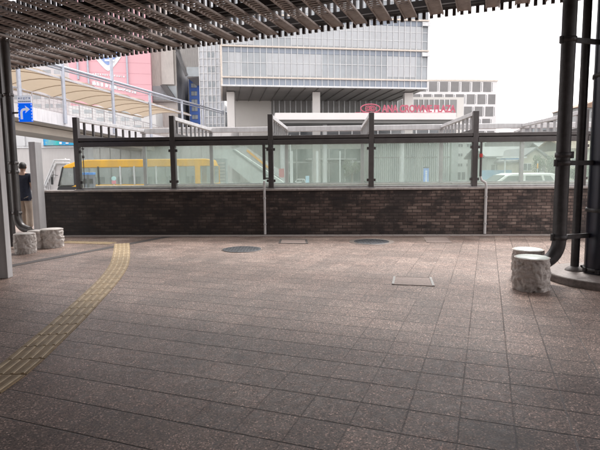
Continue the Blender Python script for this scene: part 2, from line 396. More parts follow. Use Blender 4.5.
# ------------------------------------------------------------------ glass shelter frame
brz = mat('bronze_frame', (0.125, 0.118, 0.118), 0.42, 0.55, scale=6, var=0.2)
alu = mat('aluminium', (0.52, 0.52, 0.53), 0.38, 0.6, scale=5, var=0.15, streak=0.15)
aluw = mat('pale_aluminium', (0.62, 0.62, 0.63), 0.45, 0.3, scale=5, var=0.12, streak=0.12)
gl = glassmat('green_glass', (0.95, 0.985, 0.97), milk=0.15, milkcol=(0.78, 0.88, 0.82), gl=0.35)
T = thing('glass_shelter', W(sL, 0.1, 1.05), 'bronze framed glass screens standing on the brick wall with side rails and slats running back', 'glass shelter')
fpx = [77.5, 173.2, 270.8, 371.2, 474.8, 583.5, 700]
dF = 0.09
fs_ = [ws(p, dF, 150) for p in fpx]
ZT = 2.74; ZB = 1.06
for i, s_ in enumerate(fs_):
    q = MB(); q.box(W(s_, dF, (ZT+ZB)/2+0.0), (0.115, 0.13, ZT-ZB), WM); q.build('post', brz, T, bevel=0.006)
    MB().box(W(s_, dF, ZB+0.008), (0.17, 0.18, 0.014), WM).build('base_plate', alu, T)
# front beams between posts: upper beam, thin slot, lower box beam
for a, b_ in zip(fs_, fs_[1:]):
    q = MB(); l = b_-a-0.12; c_ = (a+b_)/2
    q.box(W(c_, dF, 2.225), (l, 0.11, 0.075), WM)
    q.box(W(c_, dF+0.03, 2.175), (l, 0.05, 0.024), WM)
    q.box(W(c_, dF-0.01, 2.11), (l, 0.13, 0.105), WM)
    q.build('head_beam', brz, T, bevel=0.004)
    q = MB(); q.box(W(c_, dF, 1.088), (l, 0.07, 0.05), WM); q.build('bottom_rail', alu, T, bevel=0.004)
    q = MB(); q.box(W(c_, dF+0.02, (1.113+2.058)/2), (l-0.02, 0.012, 2.058-1.113), WM); q.build('glass_pane', gl, T)
    q = MB()
    for s_ in (a+0.075, b_-0.075):
        for z in (1.24, 1.95): MB().box(W(s_, dF-0.02, z), (0.05, 0.05, 0.06), WM).build('glass_clamp', brz, T)
rp = [108, 145.5, 212, 286.8, 362.3, 440.5, 520.8, 606]
rs = [ws(p, DB, 150) for p in rp]
for s_ in rs[1:]:
    MB().box(W(s_, DB-0.08, (2.62+ZB)/2), (0.10, 0.10, 2.62-ZB), WM).build('rear_post', alu, T, bevel=0.005)
for a, b_ in zip(rs[1:], rs[2:]):
    l = b_-a-0.105; c_ = (a+b_)/2
    MB().box(W(c_, DB-0.08, 2.36), (l, 0.09, 0.08), WM).build('rear_beam', brz, T)
    MB().box(W(c_, DB-0.06, (1.1+2.31)/2), (l, 0.012, 1.21), WM).build('rear_glass_pane', gl, T)
    MB().box(W(c_, DB-0.08, 1.075), (l, 0.06, 0.045), WM).build('rear_bottom_rail', alu, T)
q = MB(); q.box(W((rs[1]+rs[-1])/2, DB-0.08, 2.70), (rs[-1]-rs[1]+0.2, 0.14, 0.15), WM); q.build('rear_eaves_beam', aluw, T, bevel=0.01)
# side rails from front posts back to rear posts with upright slats below
for s_f, s_r in zip(fs_[:6], rs[1:7]):
    a = W(s_f, dF+0.07, ZT-0.05); b_ = W(s_r, DB-0.16, ZT-0.03)
    MB().bar(a, b_, 0.10, 0.085).build('side_rail', aluw, T, bevel=0.006)
    nS = 9
    for k in range(1, nS):
        p = a.lerp(b_, k/nS-0.03); MB().box((p.x, p.y, (2.36+ZT-0.095)/2), (0.045, 0.05, ZT-0.095-2.36), WM).build('side_slat', brz if s_f == fs_[0] else alu, T)
    MB().bar(a*1 + Vector((0, 0, 2.31-a.z)), b_ + Vector((0, 0, 2.31-b_.z)), 0.06, 0.09).build('side_beam', brz, T)
# small glazing hanger rods by the posts, left ends
q = MB()
p = W(ws(84, dF, 150), dF-0.06, 0)
q.tube([p+Vector((0, 0, 2.06)), p+Vector((0, 0, 1.12))], 0.010, 8); q.lathe([(0.001, 1.86), (0.028, 1.86), (0.028, 1.80), (0.001, 1.80)], p, 12); q.lathe([(0.001, 2.03), (0.03, 2.03), (0.03, 2.0), (0.001, 2.0)], p, 12)
q.build('tension_rod', brz, T)

# aluminium end trim and monolith at the left end of wall
t = thing('end_panel', W(sL-0.1, 0.1, 0), 'narrow upright aluminium trim closing the left end of the brick wall', 'panel')
MB().box(W(sL-0.07, 0.11, 0.545), (0.12, 0.26, 1.09), WM).build('panel', alu, t, bevel=0.01)
g = G(40, 239.5)
t = thing('monolith_panel', (g.x, g.y, 0), 'tall pale grey metal slab standing alone at the left end of the brick wall', 'metal panel')
xL, xR = A(34.2, 200, g.y), A(43.8, 200, g.y)
zt = Zh(36, 142, g.y)
MB().box(((xL.x+xR.x)/2-0.01, g.y, zt/2), (0.155, 0.22, zt), rz=R(-9)).build('panel', mat('satin_steel', (0.62, 0.62, 0.63), 0.5, 0.1, scale=2, var=0.12, streak=0.15), t, bevel=0.008)
MB().box(((xL.x+xR.x)/2+0.02, g.y, 0.01), (0.30, 0.36, 0.02), rz=R(-9)).build('base_plate', brz, t)

# ------------------------------------------------------------------ drain pipes on the wall
def drain(px, top_py, upper, label):
    s_ = ws(px, -0.05, 210); t = thing('drain_pipe', W(s_, -0.06, 0), label, 'pipe')
    zt = Zh(px, top_py, W(s_, -0.05, 0).y)
    pm = mat('white_pipe', (0.62, 0.61, 0.61), 0.4, scale=6, var=0.15, streak=0.2)
    q = MB()
    if upper == 'bent':
        p = W(s_, -0.06, 0); o = -wu*0.13
        q.tube([p+Vector((0, 0, 0.02)), p+Vector((0, 0, zt-0.12)), p+Vector((0, 0, zt-0.04))+o*0.1, p+Vector((0, 0, zt+0.02))+o*0.8, p+Vector((0, 0, zt+0.1))+o], 0.028, 12)
        q.build('lower_pipe', pm, t)
        q = MB(); q.tube([p+o+Vector((0, 0, zt+0.1)), p+o+Vector((0, 0, 2.05))], 0.026, 12); q.build('upper_pipe', brz, t)
        MB().tube([p+o+Vector((0, 0, 1.72)), p+o+Vector((0, 0, 1.80))], 0.035, 12).build('red_band', mat('red_tape', (0.5, 0.05, 0.05), 0.5), t)
    else:
        p = W(s_, -0.06, 0)
        q.tube([p+Vector((0, 0, 0.02)), p+Vector((0, 0, zt))], 0.026, 12); q.build('lower_pipe', pm, t)
        o = wu*0.02
        q = MB(); q.box(p+o*0+wn*0.03+Vector((0, 0, (zt+2.05)/2+0.02)), (0.06, 0.05, 2.05-zt-0.02), WM); q.build('upper_duct', brz, t)
        q = MB()
        for z in (1.30, 1.98): q.box(p+wu*0.10+wn*0.02+Vector((0, 0, z)), (0.16, 0.03, 0.03), WM)
        q.build('bracket', brz, t)
    q = MB()
    for z in (0.25, 0.85): q.tube([W(s_, -0.06, z-0.015), W(s_, -0.06, z+0.015)], 0.036, 12); q.box(W(s_, -0.02, z), (0.03, 0.05, 0.03), WM)
    q.build('pipe_clip', alu, t)
drain(264.8, 181, 'duct', 'thin straight white drain pipe on the dark middle of the brick wall')
drain(485.3, 181, 'bent', 'thin white drain pipe with bent top and red band, right part of the wall')

# ------------------------------------------------------------------ lattice canopy
bmn = mat('brown_louvre', (0.34, 0.29, 0.265), 0.6, scale=4, var=0.35, streak=0.2)
dkb = mat('dark_brown_beam', (0.035, 0.030, 0.030), 0.6, scale=4, var=0.3)
pgm = mat('slat_brown', (0.085, 0.072, 0.07), 0.6, scale=4, var=0.3)
AZ = EYE+2.5
E0 = G(12, 70, AZ); E1 = G(560, 3, AZ); eu = (E1-E0); EL = eu.length; eu.normalize(); en = Vector((eu.y, -eu.x, 0))  # en: towards camera
if en.y > 0: en = -en
pA = G(438, 19.5, AZ); pB = G(552, 5.5, AZ); per = (pB-pA).dot(eu)/4.0
CAN = thing('lattice_canopy', (E0+E1)/2, 'brown slatted lattice canopy overhead with wide perforated beams and toothed front edge', 'canopy')
# beam length measured along cdir back from edge
sA = (pA-E0).dot(eu)
k0 = int((-2.6-sA)/per); k1 = int((EL+2.4-sA)/per)
BW = 0.215; BL = 9.0
sin_ = abs(cdir.dot(en))
proto = None
def beam_mesh():
    q = MB(); 
    for sx_ in (-1, 1):
        q.box((sx_*(BW/2-0.012), -BL/2, 0.016), (0.024, BL, 0.036))
    q.box((0, -0.35, 0.02), (BW-0.05, 0.7, 0.012))
    y = -0.72
    while y > -BL:
        q.box((0, y-0.022, 0.022), (BW-0.05, 0.046, 0.010)); y -= 0.092
    return q
bq = beam_mesh()
first = None
for k in range(k0, k1+1):
    s_ = sA+per*k
    tip = E0+eu*s_ + cdir*(-0.05)
    tip.z = AZ+0.03
    if first is None:
        me_o = bq.build('louvre_beam', bmn); first = me_o
        o = me_o
    else:
        o = first.copy(); C.objects.link(o)
    o.parent = CAN; o.location = tip-LOCS[CAN.name]; o.rotation_euler = (0, 0, -TA+R(random.uniform(-0.25, 0.25)))
# cross beams with upright slats
ROWS = 9; RSP = 1.1
for i in range(ROWS):
    c0 = E0 - eu*3.0 + en*(0.10+RSP*i); c1 = E1 + eu*3.5 + en*(0.10+RSP*i)
    q = MB()
    for off in (0.0, 0.12):
        q.bar(c0+en*off+Vector((0, 0, 0.165+0.0)), c1+en*off+Vector((0, 0, 0.165)), 0.09, 0.14)
    cbm = q.build('cross_beam', dkb, CAN)
    # bright thin tie line between the two
    MB().bar(c0+en*0.2+Vector((0, 0, 0.12)), c1+en*0.2+Vector((0, 0, 0.12)), 0.012, 0.012).build('tie_wire', alu, cbm)
    q = MB(); Lc = (c1-c0).length; n = int(Lc/0.121)
    for k in range(n):
        p = c0 + eu*(0.121*(k+0.5)) - en*0.075
        zb_ = 0.0 if i == 0 else 0.10
        h = 0.56-zb_
        q.box(p+Vector((0, 0, zb_+h/2)), (0.052, 0.05, h), rz=math.atan2(eu.y, eu.x))
    q.build('upright_slats', pgm, cbm)
# solid station roof over the lattice
rm_ = mat('roof_soffit', (0.10, 0.092, 0.09), 0.8, scale=1, var=0.3)
q = MB()
a = E0-eu*4.0+en*1.3; b_ = E1+eu*5+en*1.3
q.prism([Vector((p.x, p.y, 5.45)) for p in (a, b_, b_+en*32, a+en*32)], (0, 0, 0.35))
tag(q.build('station_roof', rm_), 'dark solid roof slab above the slatted lattice', 'roof')

# unseen station walls around the viewpoint, added to darken the near floor
stw = mat('station_shade_wall', (0.16, 0.14, 0.13), 0.7, scale=0.6, var=0.2)
t = thing('station_shade_walls', (0, -9, 0), 'unseen brown station walls behind and beside the viewpoint, added to darken the near paving', 'building')
MB().box((0, -9.2, 2.72), (34, 0.4, 5.44)).build('rear_wall', stw, t)
MB().box((13.2, -3.4, 2.72), (0.4, 11.1, 5.44)).build('side_wall', stw, t)
MB().box((-14.2, -2.9, 2.72), (0.4, 12.1, 5.44)).build('side_wall', stw, t)
for k in range(5): MB().box((-10+5*k, -8.98, 1.25), (2.2, 0.05, 2.5)).build('glass_door', mat('door_dark', (0.05, 0.055, 0.06), 0.2), t)

# ------------------------------------------------------------------ rough stone seats
def rock_material(name, col, top=None):
    m, nt, b = nodes(name)
    tc = N(nt, 'ShaderNodeTexCoord')
    n1 = N(nt, 'ShaderNodeTexNoise', Scale=14.0, Detail=9.0, Roughness=0.75); L(nt, tc.outputs['Object'], n1.inputs[0])
    n2 = N(nt, 'ShaderNodeTexNoise', Scale=70.0, Detail=4.0); L(nt, tc.outputs['Object'], n2.inputs[0])
    c = mixc(nt, 1.0, col, ramp(nt, n1.outputs[0], [(0.33, 0.78), (0.47, 0.95), (0.62, 1.08)]), 'MULTIPLY')
    c = mixc(nt, 1.0, c, ramp(nt, n2.outputs[0], [(0.35, 0.86), (0.65, 1.08)]), 'MULTIPLY')
    L(nt, c, b.inputs['Base Color']); b.inputs['Roughness'].default_value = 0.85
    bp = N(nt, 'ShaderNodeBump', Strength=0.8, Distance=0.02); L(nt, n1.outputs[0], bp.inputs['Height']); L(nt, bp.outputs[0], b.inputs['Normal'])
    return m
rk = rock_material('rough_granite', (0.60, 0.56, 0.53))
rk2 = rock_material('rough_granite_brown', (0.52, 0.475, 0.445))
topw = mat('polished_top', (0.70, 0.76, 0.72), 0.28, scale=12, var=0.1)
topg = mat('sawn_top', (0.42, 0.39, 0.37), 0.5, scale=12, var=0.25)
from mathutils import noise
def rock_seat(px, base_py, dia, h, seed, label, white, mt):
    g = G(px, base_py); g = g + Vector((0, dia*0.5, 0))
    t = thing('stone_seat', (g.x, g.y, 0), label, 'stone seat', None)
    n = 96; mrow = 34; q = MB(); vs = []
    for i in range(mrow+1):
        z = h*i/mrow
        for k in range(n):
            a = 2*math.pi*k/n
            p = Vector((math.cos(a), math.sin(a), z*5+seed*7))
            chis = noise.noise(Vector((p.x*2.0, p.y*2.0, p.z*2.2+seed)))*0.16 + abs(noise.noise(Vector((p.x*3.4, p.y*3.4, p.z*3.8+seed*3))))*0.20 + noise.noise(Vector((p.x*12, p.y*12, z*60+seed)))*0.03
            fade = min(1, (h-z)/0.03+0.25)
            cell = noise.cell(Vector((a*2.1+z*3, z*9, seed)))*0.055
            r = dia/2*(1.03 - fade*(abs(chis)+cell*0.6) + 0.05*math.sin(math.pi*z/h))
            vs.append(g+Vector((r*math.cos(a), r*math.sin(a), z)))
    fs = [(i*n+k, i*n+(k+1) % n, (i+1)*n+(k+1) % n, (i+1)*n+k) for i in range(mrow) for k in range(n)]
    q.add(vs, fs, True)
    q.add(vs[-n:], [tuple(range(n))])
    q.build('rock', mt, t)
    MB().lathe([(0.001, h+0.008), (dia*0.455, h+0.008), (dia*0.465, h+0.003), (dia*0.465, h-0.02)], g, 48).build('seat_top', topw if white else topg, t)
rock_seat(538.5, 293, 0.40, 0.395, 1, 'pale rough rock seat with white top nearest the camera, in front of the curved pipe', True, rk2)
rock_seat(533.5, 281.5, 0.385, 0.395, 2, 'pale rough rock seat with white top half hidden behind the nearer one at the column', True, rk2)
rock_seat(20.5, 254.5, 0.36, 0.36, 3, 'rough grey rock seat under the bent end of the left downpipe', False, rk)
rock_seat(47.5, 248.5, 0.42, 0.36, 4, 'wider rough grey rock seat in front of the end of the brick wall', False, rk)
rock_seat(33.0, 249.0, 0.30, 0.34, 5, 'small rough rock seat squeezed between the two others at left', False, rk)

# ------------------------------------------------------------------ right column group
navy = mat('navy_column_paint', (0.018, 0.020, 0.040), 0.35, 0.2, scale=3, var=0.25, streak=0.3)
dpipe = mat('dark_grey_pipe', (0.066, 0.063, 0.066), 0.5, 0.2, scale=9, var=0.4, streak=0.45, bump=0.1, bscale=40)
YC = 6.45; cc = Vector((X(613, YC), YC, 0))
t = thing('canopy_column', cc, 'thick dark navy round column on a low stone plinth at the right edge', 'column')
MB().lathe([(0.001, 0.10), (0.70, 0.10), (0.725, 0.085), (0.73, 0.0)], cc, 72).build('plinth', mat('plinth_stone', (0.24, 0.205, 0.19), 0.5, scale=25, var=0.4, bump=0.1), t)
MB().lathe([(0.27, 0.10), (0.27, AZ+0.6)], cc, 48).build('shaft', navy, t)
q = MB()
for zz in (0.12, 0.9, 2.6): q.lathe([(0.272, zz), (0.285, zz), (0.285, zz+0.05), (0.272, zz+0.05)], cc, 48)
for k in range(10):
    a_ = math.pi+k*2*math.pi/10
    q.box(cc+Vector((0.29*math.cos(a_), 0.29*math.sin(a_), 0.145)), (0.04, 0.04, 0.05), rz=a_)
q.build('clamp_rings', dpipe, t)
Yv = 6.62
pv = Vector((X(579.5, Yv), Yv, 0))
t2 = thing('conduit_pipe', pv+Vector((0, 0, 0.1)), 'slim grey upright pipe between the wide downpipe and the navy column', 'pipe')
MB().tube([pv+Vector((0, 0, 0.10)), pv+Vector((0, 0, AZ+0.4))], 0.052, 20).build('pipe', dpipe, t2)
MB().lathe([(0.001, 0.16), (0.06, 0.16), (0.115, 0.115), (0.12, 0.101)], pv, 24).build('foot', mat('foot_grey', (0.16, 0.145, 0.14), 0.5), t2)
YP = 6.32; pp = Vector((X(562.0, YP), YP, 0)); 
pp.x = A(562.0, 180, YP).x
t3 = thing('downpipe', pp, 'wide dark grey downpipe with an elbow curving to the stone seats beside the column', 'downpipe')
q = MB(); pts = [pp+Vector((0, 0, AZ+0.4)), pp+Vector((0, 0, 0.56))]
end = Vector((-0.26, -0.02, 0))
for k in range(1, 10):
    a_ = k/9*math.pi/2*0.92; pts.append(pp+Vector((0, 0, 0.56))+end.normalized()*0.26*(1-math.cos(a_))+Vector((0, 0, -0.30*math.sin(a_))))
pts.append(pts[-1]+(pts[-1]-pts[-2]).normalized()*0.12)
q.tube(pts, 0.083, 28); q.build('pipe', dpipe, t3)
def band(p, z, r, t, arm=None, hook=-1):
    q = MB(); q.lathe([(r, z-0.03), (r+0.012, z-0.03), (r+0.012, z+0.03), (r, z+0.03)], p, 28)
    q.box(p+Vector((hook*(r+0.02), -0.02, z)), (0.03, 0.03, 0.085))
    q.build('pipe_clamp', dpipe, t)
    if arm: MB().bar(p+Vector((r*0.8, 0, z)), Vector((arm.x-0.0, arm.y, z)), 0.03, 0.06).build('bracket_arm', dpipe, t)
for py in (40, 163, 237): band(pp, Zh(562, py, YP), 0.083, t3, arm=cc-Vector((0.26, 0, 0)))
band(pp, Zh(562, 155, YP), 0.083, t3, None, 1)

# ------------------------------------------------------------------ left group: cladding slab, pipe, sign
t = thing('cladding_column', (X(3, 6.95), 6.95, 0), 'light grey metal clad column cut off by the left edge of the picture', 'column')
xr = A(6.3, 240, 6.95).x
MB().box((xr-0.2, 6.99, 1.25), (0.4, 0.12, 2.5)).build('lower_cladding', mat('clad_grey', (0.70, 0.70, 0.71), 0.5, 0.0, scale=2, var=0.1, streak=0.15), t, bevel=0.006)
MB().box((xr-0.24, 7.0, 4.3), (0.38, 0.11, 3.6)).build('upper_shaft', brz, t)
MB().box((xr-0.19, 6.98, 2.53), (0.42, 0.15, 0.06)).build('collar', dkb, t)
MB().box((xr-0.003, 6.925, 1.25), (0.012, 0.012, 2.48)).build('edge_trim', aluw, t)
YL = 9.9
pl = Vector((A(14.6, 180, YL).x, YL, 0))
t = thing('downpipe', pl, 'dark grey downpipe at left with clamps, ending in an elbow above a rock seat', 'downpipe')
lp = mat('left_pipe_grey', (0.13, 0.125, 0.125), 0.4, 0.35, scale=4, var=0.25, streak=0.3)
q = MB(); pts = [pl+Vector((0, 0, AZ+0.8)), pl+Vector((0, 0, 0.62))]
for k in range(1, 9):
    a_ = k/8*math.pi/2*0.9; pts.append(pl+Vector((0.20*(1-math.cos(a_)), -0.05*(1-math.cos(a_)), 0.62-0.25*math.sin(a_))))
pts.append(pts[-1]+(pts[-1]-pts[-2]).normalized()*0.10)
q.tube(pts, 0.077, 24); q.build('pipe', lp, t)
for py in (40, 95, 163, 172, 213):
    z = Zh(14, py, YL); q = MB(); q.lathe([(0.077, z-0.025), (0.092, z-0.025), (0.092, z+0.025), (0.077, z+0.025)], pl, 24)
    q.box(pl+Vector((0.05, -0.085, z)), (0.05, 0.03, 0.11 if py in (172, 213) else 0.05)); q.build('pipe_clamp', brz, t)
# post behind the pipe that carries it
pb = Vector((A(5.5, 180, YL).x-0.04, YL+0.12, 0))
t = thing('steel_post', pb, 'dark steel post behind the left downpipe reaching up to the lattice', 'post')
MB().box(pb+Vector((0, 0, (AZ+0.8)/2)), (0.13, 0.13, AZ+0.8)).build('shaft', brz, t, bevel=0.01)
q = MB()
for py in (95, 172, 213): q.bar(pb+Vector((0, 0, Zh(6, py, YL))), pl+Vector((0, 0.0, Zh(6, py, YL))), 0.03, 0.05)
q.build('bracket_arm', brz, t)
# direction sign
YS = 9.85
t = thing('direction_sign', A(25, 113, YS), 'blue direction sign with white right-turning arrow mounted beside the left downpipe', 'sign')
blue = mat('sign_blue', (0.0, 0.21, 1.0), 0.8, scale=6, var=0.06)
white = mat('sign_white', (0.80, 0.80, 0.82), 0.4, scale=6, var=0.05)
# the sign box is lit from inside
for _m, _c, _s in ((blue, (0.0, 0.13, 1.0), 0.22),):
    _b = _m.node_tree.nodes['Principled BSDF']; _b.inputs['Emission Color'].default_value = (*_c, 1); _b.inputs['Emission Strength'].default_value = _s
lit = mat('sign_white_lit', (0.80, 0.80, 0.82), 0.5, scale=6, var=0.05)
_b = lit.node_tree.nodes['Principled BSDF']; _b.inputs['Emission Color'].default_value = (0.8, 0.85, 1, 1); _b.inputs['Emission Strength'].default_value = 0.16
a = A(17.9, 103.3, YS); b_ = A(33.0, 121.8, YS); sw = b_.x-a.x; sh = a.z-b_.z; sc = Vector(((a.x+b_.x)/2, YS, (a.z+b_.z)/2))
MB().box(sc, (sw, 0.025, sh)).build('sign_plate', blue, t, bevel=0.004)
a2 = A(17.5, 96, YS); hh = a2.z-a.z-0.004
MB().box(Vector((sc.x, YS, a.z+hh/2+0.005)), (sw, 0.025, hh)).build('header_plate', lit, t)
q = MB(); yy = YS-0.016
def arrow_pts():
    o = []
    w = sw*0.13
    R1 = sw*0.30; cx = -sw*0.30+w/2+R1*0.0
    # outline of a bent arrow in sign coordinates (x right, z up)
    x0 = -sw*0.31; x1 = x0+w; zb = -sh*0.36; zc = sh*0.16
    o += [(x0, zb), (x0, zc-sw*0.16)]
    for k in range(1, 7): 
        a = math.pi-k/6*math.pi/2; o.append((x0+sw*0.26+sw*0.26*math.cos(a), zc-sw*0.16+sw*0.16+0*sw + sw*0.0 + (sw*0.20*math.sin(a)-sw*0.16)+sw*0.0))
    return o
def stroke(path, w, y):
    for i in range(len(path)-1):
        p0, p1 = path[i], path[i+1]
        q.bar(Vector((sc.x+p0[0], y-0.0004*(i % 2), sc.z+p0[1])), Vector((sc.x+p1[0], y-0.0004*(i % 2), sc.z+p1[1])), w, 0.004, upv=(0, 1, 0))
path = [(-sw*0.26, -sh*0.36), (-sw*0.26, sh*0.0)]
for k in range(1, 9):
    a_ = math.pi-k/8*math.pi/2; path.append((-sw*0.26+sw*0.24+sw*0.24*math.cos(a_), sh*0.0+sh*0.17*math.sin(a_)))
path.append((sw*0.12, sh*0.17))
stroke(path, sw*0.165, yy)
q.prism([Vector((sc.x+x_*sw, yy-0.003, sc.z+z_*sh)) for x_, z_ in ((0.02, 0.37), (0.36, 0.17), (0.02, -0.03), (0.11, 0.17))], (0, 0.005, 0))
for sx_ in (-1, 1):
    for k in range(6): q.box((sc.x+sx_*sw*0.475, yy, sc.z-sh*0.42+k*sh*0.168), (sw*0.05, 0.004, sh*0.075))
q.build('arrow', lit, t)
q = MB(); random.seed(3)
def glyph(cx, cz, s, y, q):
    for _ in range(3): q.box((cx, y, cz+random.choice((-.42, -.1, .12, .42))*s), (s*random.uniform(.5, .9), 0.003, s*0.14))
    for _ in range(2): q.box((cx+random.choice((-.35, 0, .35))*s, y-0.001, cz), (s*0.14, 0.003, s*random.uniform(.6, .95)))
for k in range(5): glyph(sc.x-sw*0.36+k*sw*0.18, a.z+hh*0.66, sw*0.13, YS-0.0145, q)
for k in range(15): q.box((sc.x-sw*0.42+k*sw*0.06, YS-0.0145, a.z+hh*0.22), (sw*0.035, 0.003, hh*0.16))
q.build('lettering', mat('sign_blue_text', (0.12, 0.25, 0.7), 0.5), t)
MB().bar(Vector((pl.x+0.05, YS+0.04, sc.z)), Vector((sc.x-sw/2+0.03, YS+0.02, sc.z)), 0.03, 0.03).build('bracket_arm', brz, t)


# ================================================================== beyond the wall
GZ = -0.4
def facing(px0, px1, Y0, Y1=None):
    """left and right ground points of a facade seen between two picture columns"""
    Y1 = Y1 or Y0
    return Vector((X(px0, Y0), Y0, 0)), Vector((X(px1, Y1), Y1, 0))
class Frame:      # a facade frame: s along, d inward, z up
    def __init__(s, a, b): s.a = a; s.L = (b-a).length; s.u = (b-a).normalized(); s.n = Vector((-s.u.y, s.u.x, 0)); s.M = Matrix((s.u, s.n, Vector((0, 0, 1)))).transposed()
    def p(s, t, d, z): return s.a + s.u*t + s.n*d + Vector((0, 0, z))
    def box(s, q, t0, t1, d0, d1, z0, z1): q.box(s.p((t0+t1)/2, (d0+d1)/2, (z0+z1)/2), (abs(t1-t0), abs(d1-d0), abs(z1-z0)), s.M)

# ------------------------------------------------------------------ yellow bus
yel = mat('bus_yellow', (0.76, 0.40, 0.02), 0.32, scale=1, var=0.08)
blk = mat('black_trim', (0.02, 0.02, 0.022), 0.4)
wing = glassmat('bus_glass', (0.88, 0.91, 0.90), milk=0.22, milkcol=(0.66, 0.72, 0.70), gl=0.8)
tyr = mat('tyre_rubber', (0.025, 0.025, 0.025), 0.85)
chrome = mat('steel_bright', (0.6, 0.6, 0.6), 0.3, 0.8)
seatm = mat('seat_fabric', (0.10, 0.13, 0.16), 0.9, scale=8, var=0.3)
YB = 29.0
bx0 = X(57, YB); bx1 = X(214, YB); BLn = bx1-bx0
ztop = Zh(135, 159.3, YB); zb = ztop-2.45; sash0 = Zh(135, 184.3, YB); sash1 = Zh(135, 166.5, YB)
t = thing('bus', ((bx0+bx1)/2, YB+1.1, GZ), 'small yellow bus with large side windows seen through the glass screens, front to the left', 'bus')
BW2 = 2.1
def bp_(x, y, z): return Vector((bx0+x, YB+y, z))
# body below the windows and roof as profiles extruded across the width
lo = [(0.06, zb+0.35), (0.0, zb+0.75), (0.02, sash0-0.28), (0.95, sash0-0.06), (0.95, sash0), (BLn-0.35, sash0), (BLn, sash0), (BLn+0.03, zb+0.6), (BLn-0.02, zb+0.35)]
MB().prism([bp_(x, 0, z) for x, z in lo], (0, BW2, 0)).build('lower_body', yel, t, bevel=0.05)
roofp = [(0.85, sash1-0.02), (0.95, sash1+0.10), (1.45, ztop-0.06), (1.9, ztop), (BLn-0.5, ztop), (BLn-0.22, ztop-0.05), (BLn-0.08, sash1+0.05), (BLn-0.05, sash1-0.02)]
roofp = [(0.30, sash1-0.06), (0.42, sash1+0.10), (1.05, ztop-0.10), (1.7, ztop)] + roofp[4:]
MB().prism([bp_(x, 0.02, z) for x, z in roofp], (0, BW2-0.04, 0)).build('roof', yel, t, bevel=0.06)
MB().prism([bp_(x, -0.012, z) for x, z in ((-0.03, zb+0.3), (-0.06, sash0-0.25), (0.0, sash0-0.10), (1.15, sash0-0.10), (0.95, sash0-0.32), (0.9, zb+0.3))], (0, BW2+0.024, 0)).build('front_bumper_panel', blk, t, bevel=0.02)
MB().prism([bp_(x, 0.06, z) for x, z in ((0.02, sash0-0.1), (0.32, sash1), (0.36, sash1), (0.06, sash0-0.1))], (0, BW2-0.12, 0)).build('windscreen', wing, t)
for y in (0.02, BW2-0.02): MB().bar(bp_(0.02, y, sash0-0.08), bp_(0.34, y, sash1+0.02), 0.06, 0.07, upv=(0, 1, 0)).build('windscreen_pillar', blk, t)
pos = [0.98, 2.3, 3.62, 5.0, 6.45, 7.75, BLn-0.62, BLn-0.03]
pos = [0.98]+[X(p, YB)-bx0 for p in (98, 120, 134, 156, 178, 197.5)]+[BLn-0.05]
for i, x in enumerate(pos):
    for y in (0.03, BW2-0.03):
        w = 0.30 if i == 6 else 0.09
        MB().box(bp_(x, y, (sash0+sash1)/2), (w, 0.06, sash1-sash0+0.04)).build('window_pillar', yel if i >= 6 else (aluw if i in (2, 3, 4, 5) else blk), t)
edges = [0.12]+pos
for a, b_ in zip(edges, edges[1:]):
    for y in (0.05, BW2-0.05):
        if b_-a > 0.35: MB().box(bp_((a+b_)/2, y, (sash0+sash1)/2), (b_-a-0.09, 0.012, sash1-sash0)).build('side_window', wing, t)
MB().box(bp_(BLn-0.04, BW2/2, (sash0+sash1)/2), (0.014, BW2-0.3, sash1-sash0)).build('rear_window', wing, t)
for x in (1.9, BLn-2.1):
    for y in (0.12, BW2-0.12):
        w = MB(); 
        c_ = bp_(x, y, GZ+0.40); w.tube([c_-Vector((0, 0.11, 0)), c_+Vector((0, 0.11, 0))], 0.40, 28)
        wo = w.build('wheel', tyr, t); MB().tube([c_-Vector((0, 0.125, 0)), c_+Vector((0, 0.125, 0))], 0.22, 20).build('rim', chrome, wo)
for i in range(6):
    for y in (0.35, 1.6):
        MB().box(bp_(1.9+i*1.1, y+0.1, sash0-0.0), (0.14, 0.62, 0.9)).build('seat_back', seatm, t, bevel=0.05)
q = MB(); q.tube([bp_(0.05, -0.05, sash0+0.55), bp_(-0.18, -0.18, sash0+0.60), bp_(-0.22, -0.20, sash0+0.2)], 0.02, 8); q.box(bp_(-0.22, -0.22, sash0+0.25), (0.07, 0.16, 0.42)); q.build('mirror', blk, t)
MB().box(bp_(-0.03, 0.35, sash0-0.42), (0.05, 0.3, 0.16)).build('headlight', chrome, t)
MB().box(bp_(-0.03, BW2-0.35, sash0-0.42), (0.05, 0.3, 0.16)).build('headlight', chrome, t)
q = MB(); q.box(bp_(2.3, -0.008, sash0-0.42), (0.75, 0.012, 0.09)); q.box(bp_(2.3, -0.008, sash0-0.58), (0.5, 0.012, 0.05)); q.build('door_handle_strip', blk, t)

# two grey machines with blue tops in front of the bus
for i, (px, lab) in enumerate(((85.6, 'left one of two grey kiosks with blue tops by the bus door'), (91.8, 'right one of two grey kiosks with blue tops by the bus door'))):
    Y = 25.6; x = X(px, Y); zt = Zh(px, 172.3, Y)
    t = thing('kiosk', (x, Y, GZ), lab, 'kiosk', 'grey kiosks in front of the bus')
    MB().box((x, Y, (GZ+zt-0.14)/2), (0.21, 0.3, zt-0.14-GZ)).build('cabinet', mat('kiosk_grey', (0.16, 0.17, 0.20), 0.5), t, bevel=0.02)
    MB().box((x, Y, zt-0.07), (0.24, 0.34, 0.12)).build('top_panel', mat('kiosk_blue', (0.07, 0.25, 0.62), 0.5), t, bevel=0.015)
    MB().box((x, Y-0.155, zt-0.45), (0.18, 0.01, 0.25)).build('display', blk, t)
Y = 24.5; x = X(113.3, Y)
t = thing('round_sign', (x, Y, 0), 'small pale round sign with pink lower plate on a thin pole before the bus', 'sign')
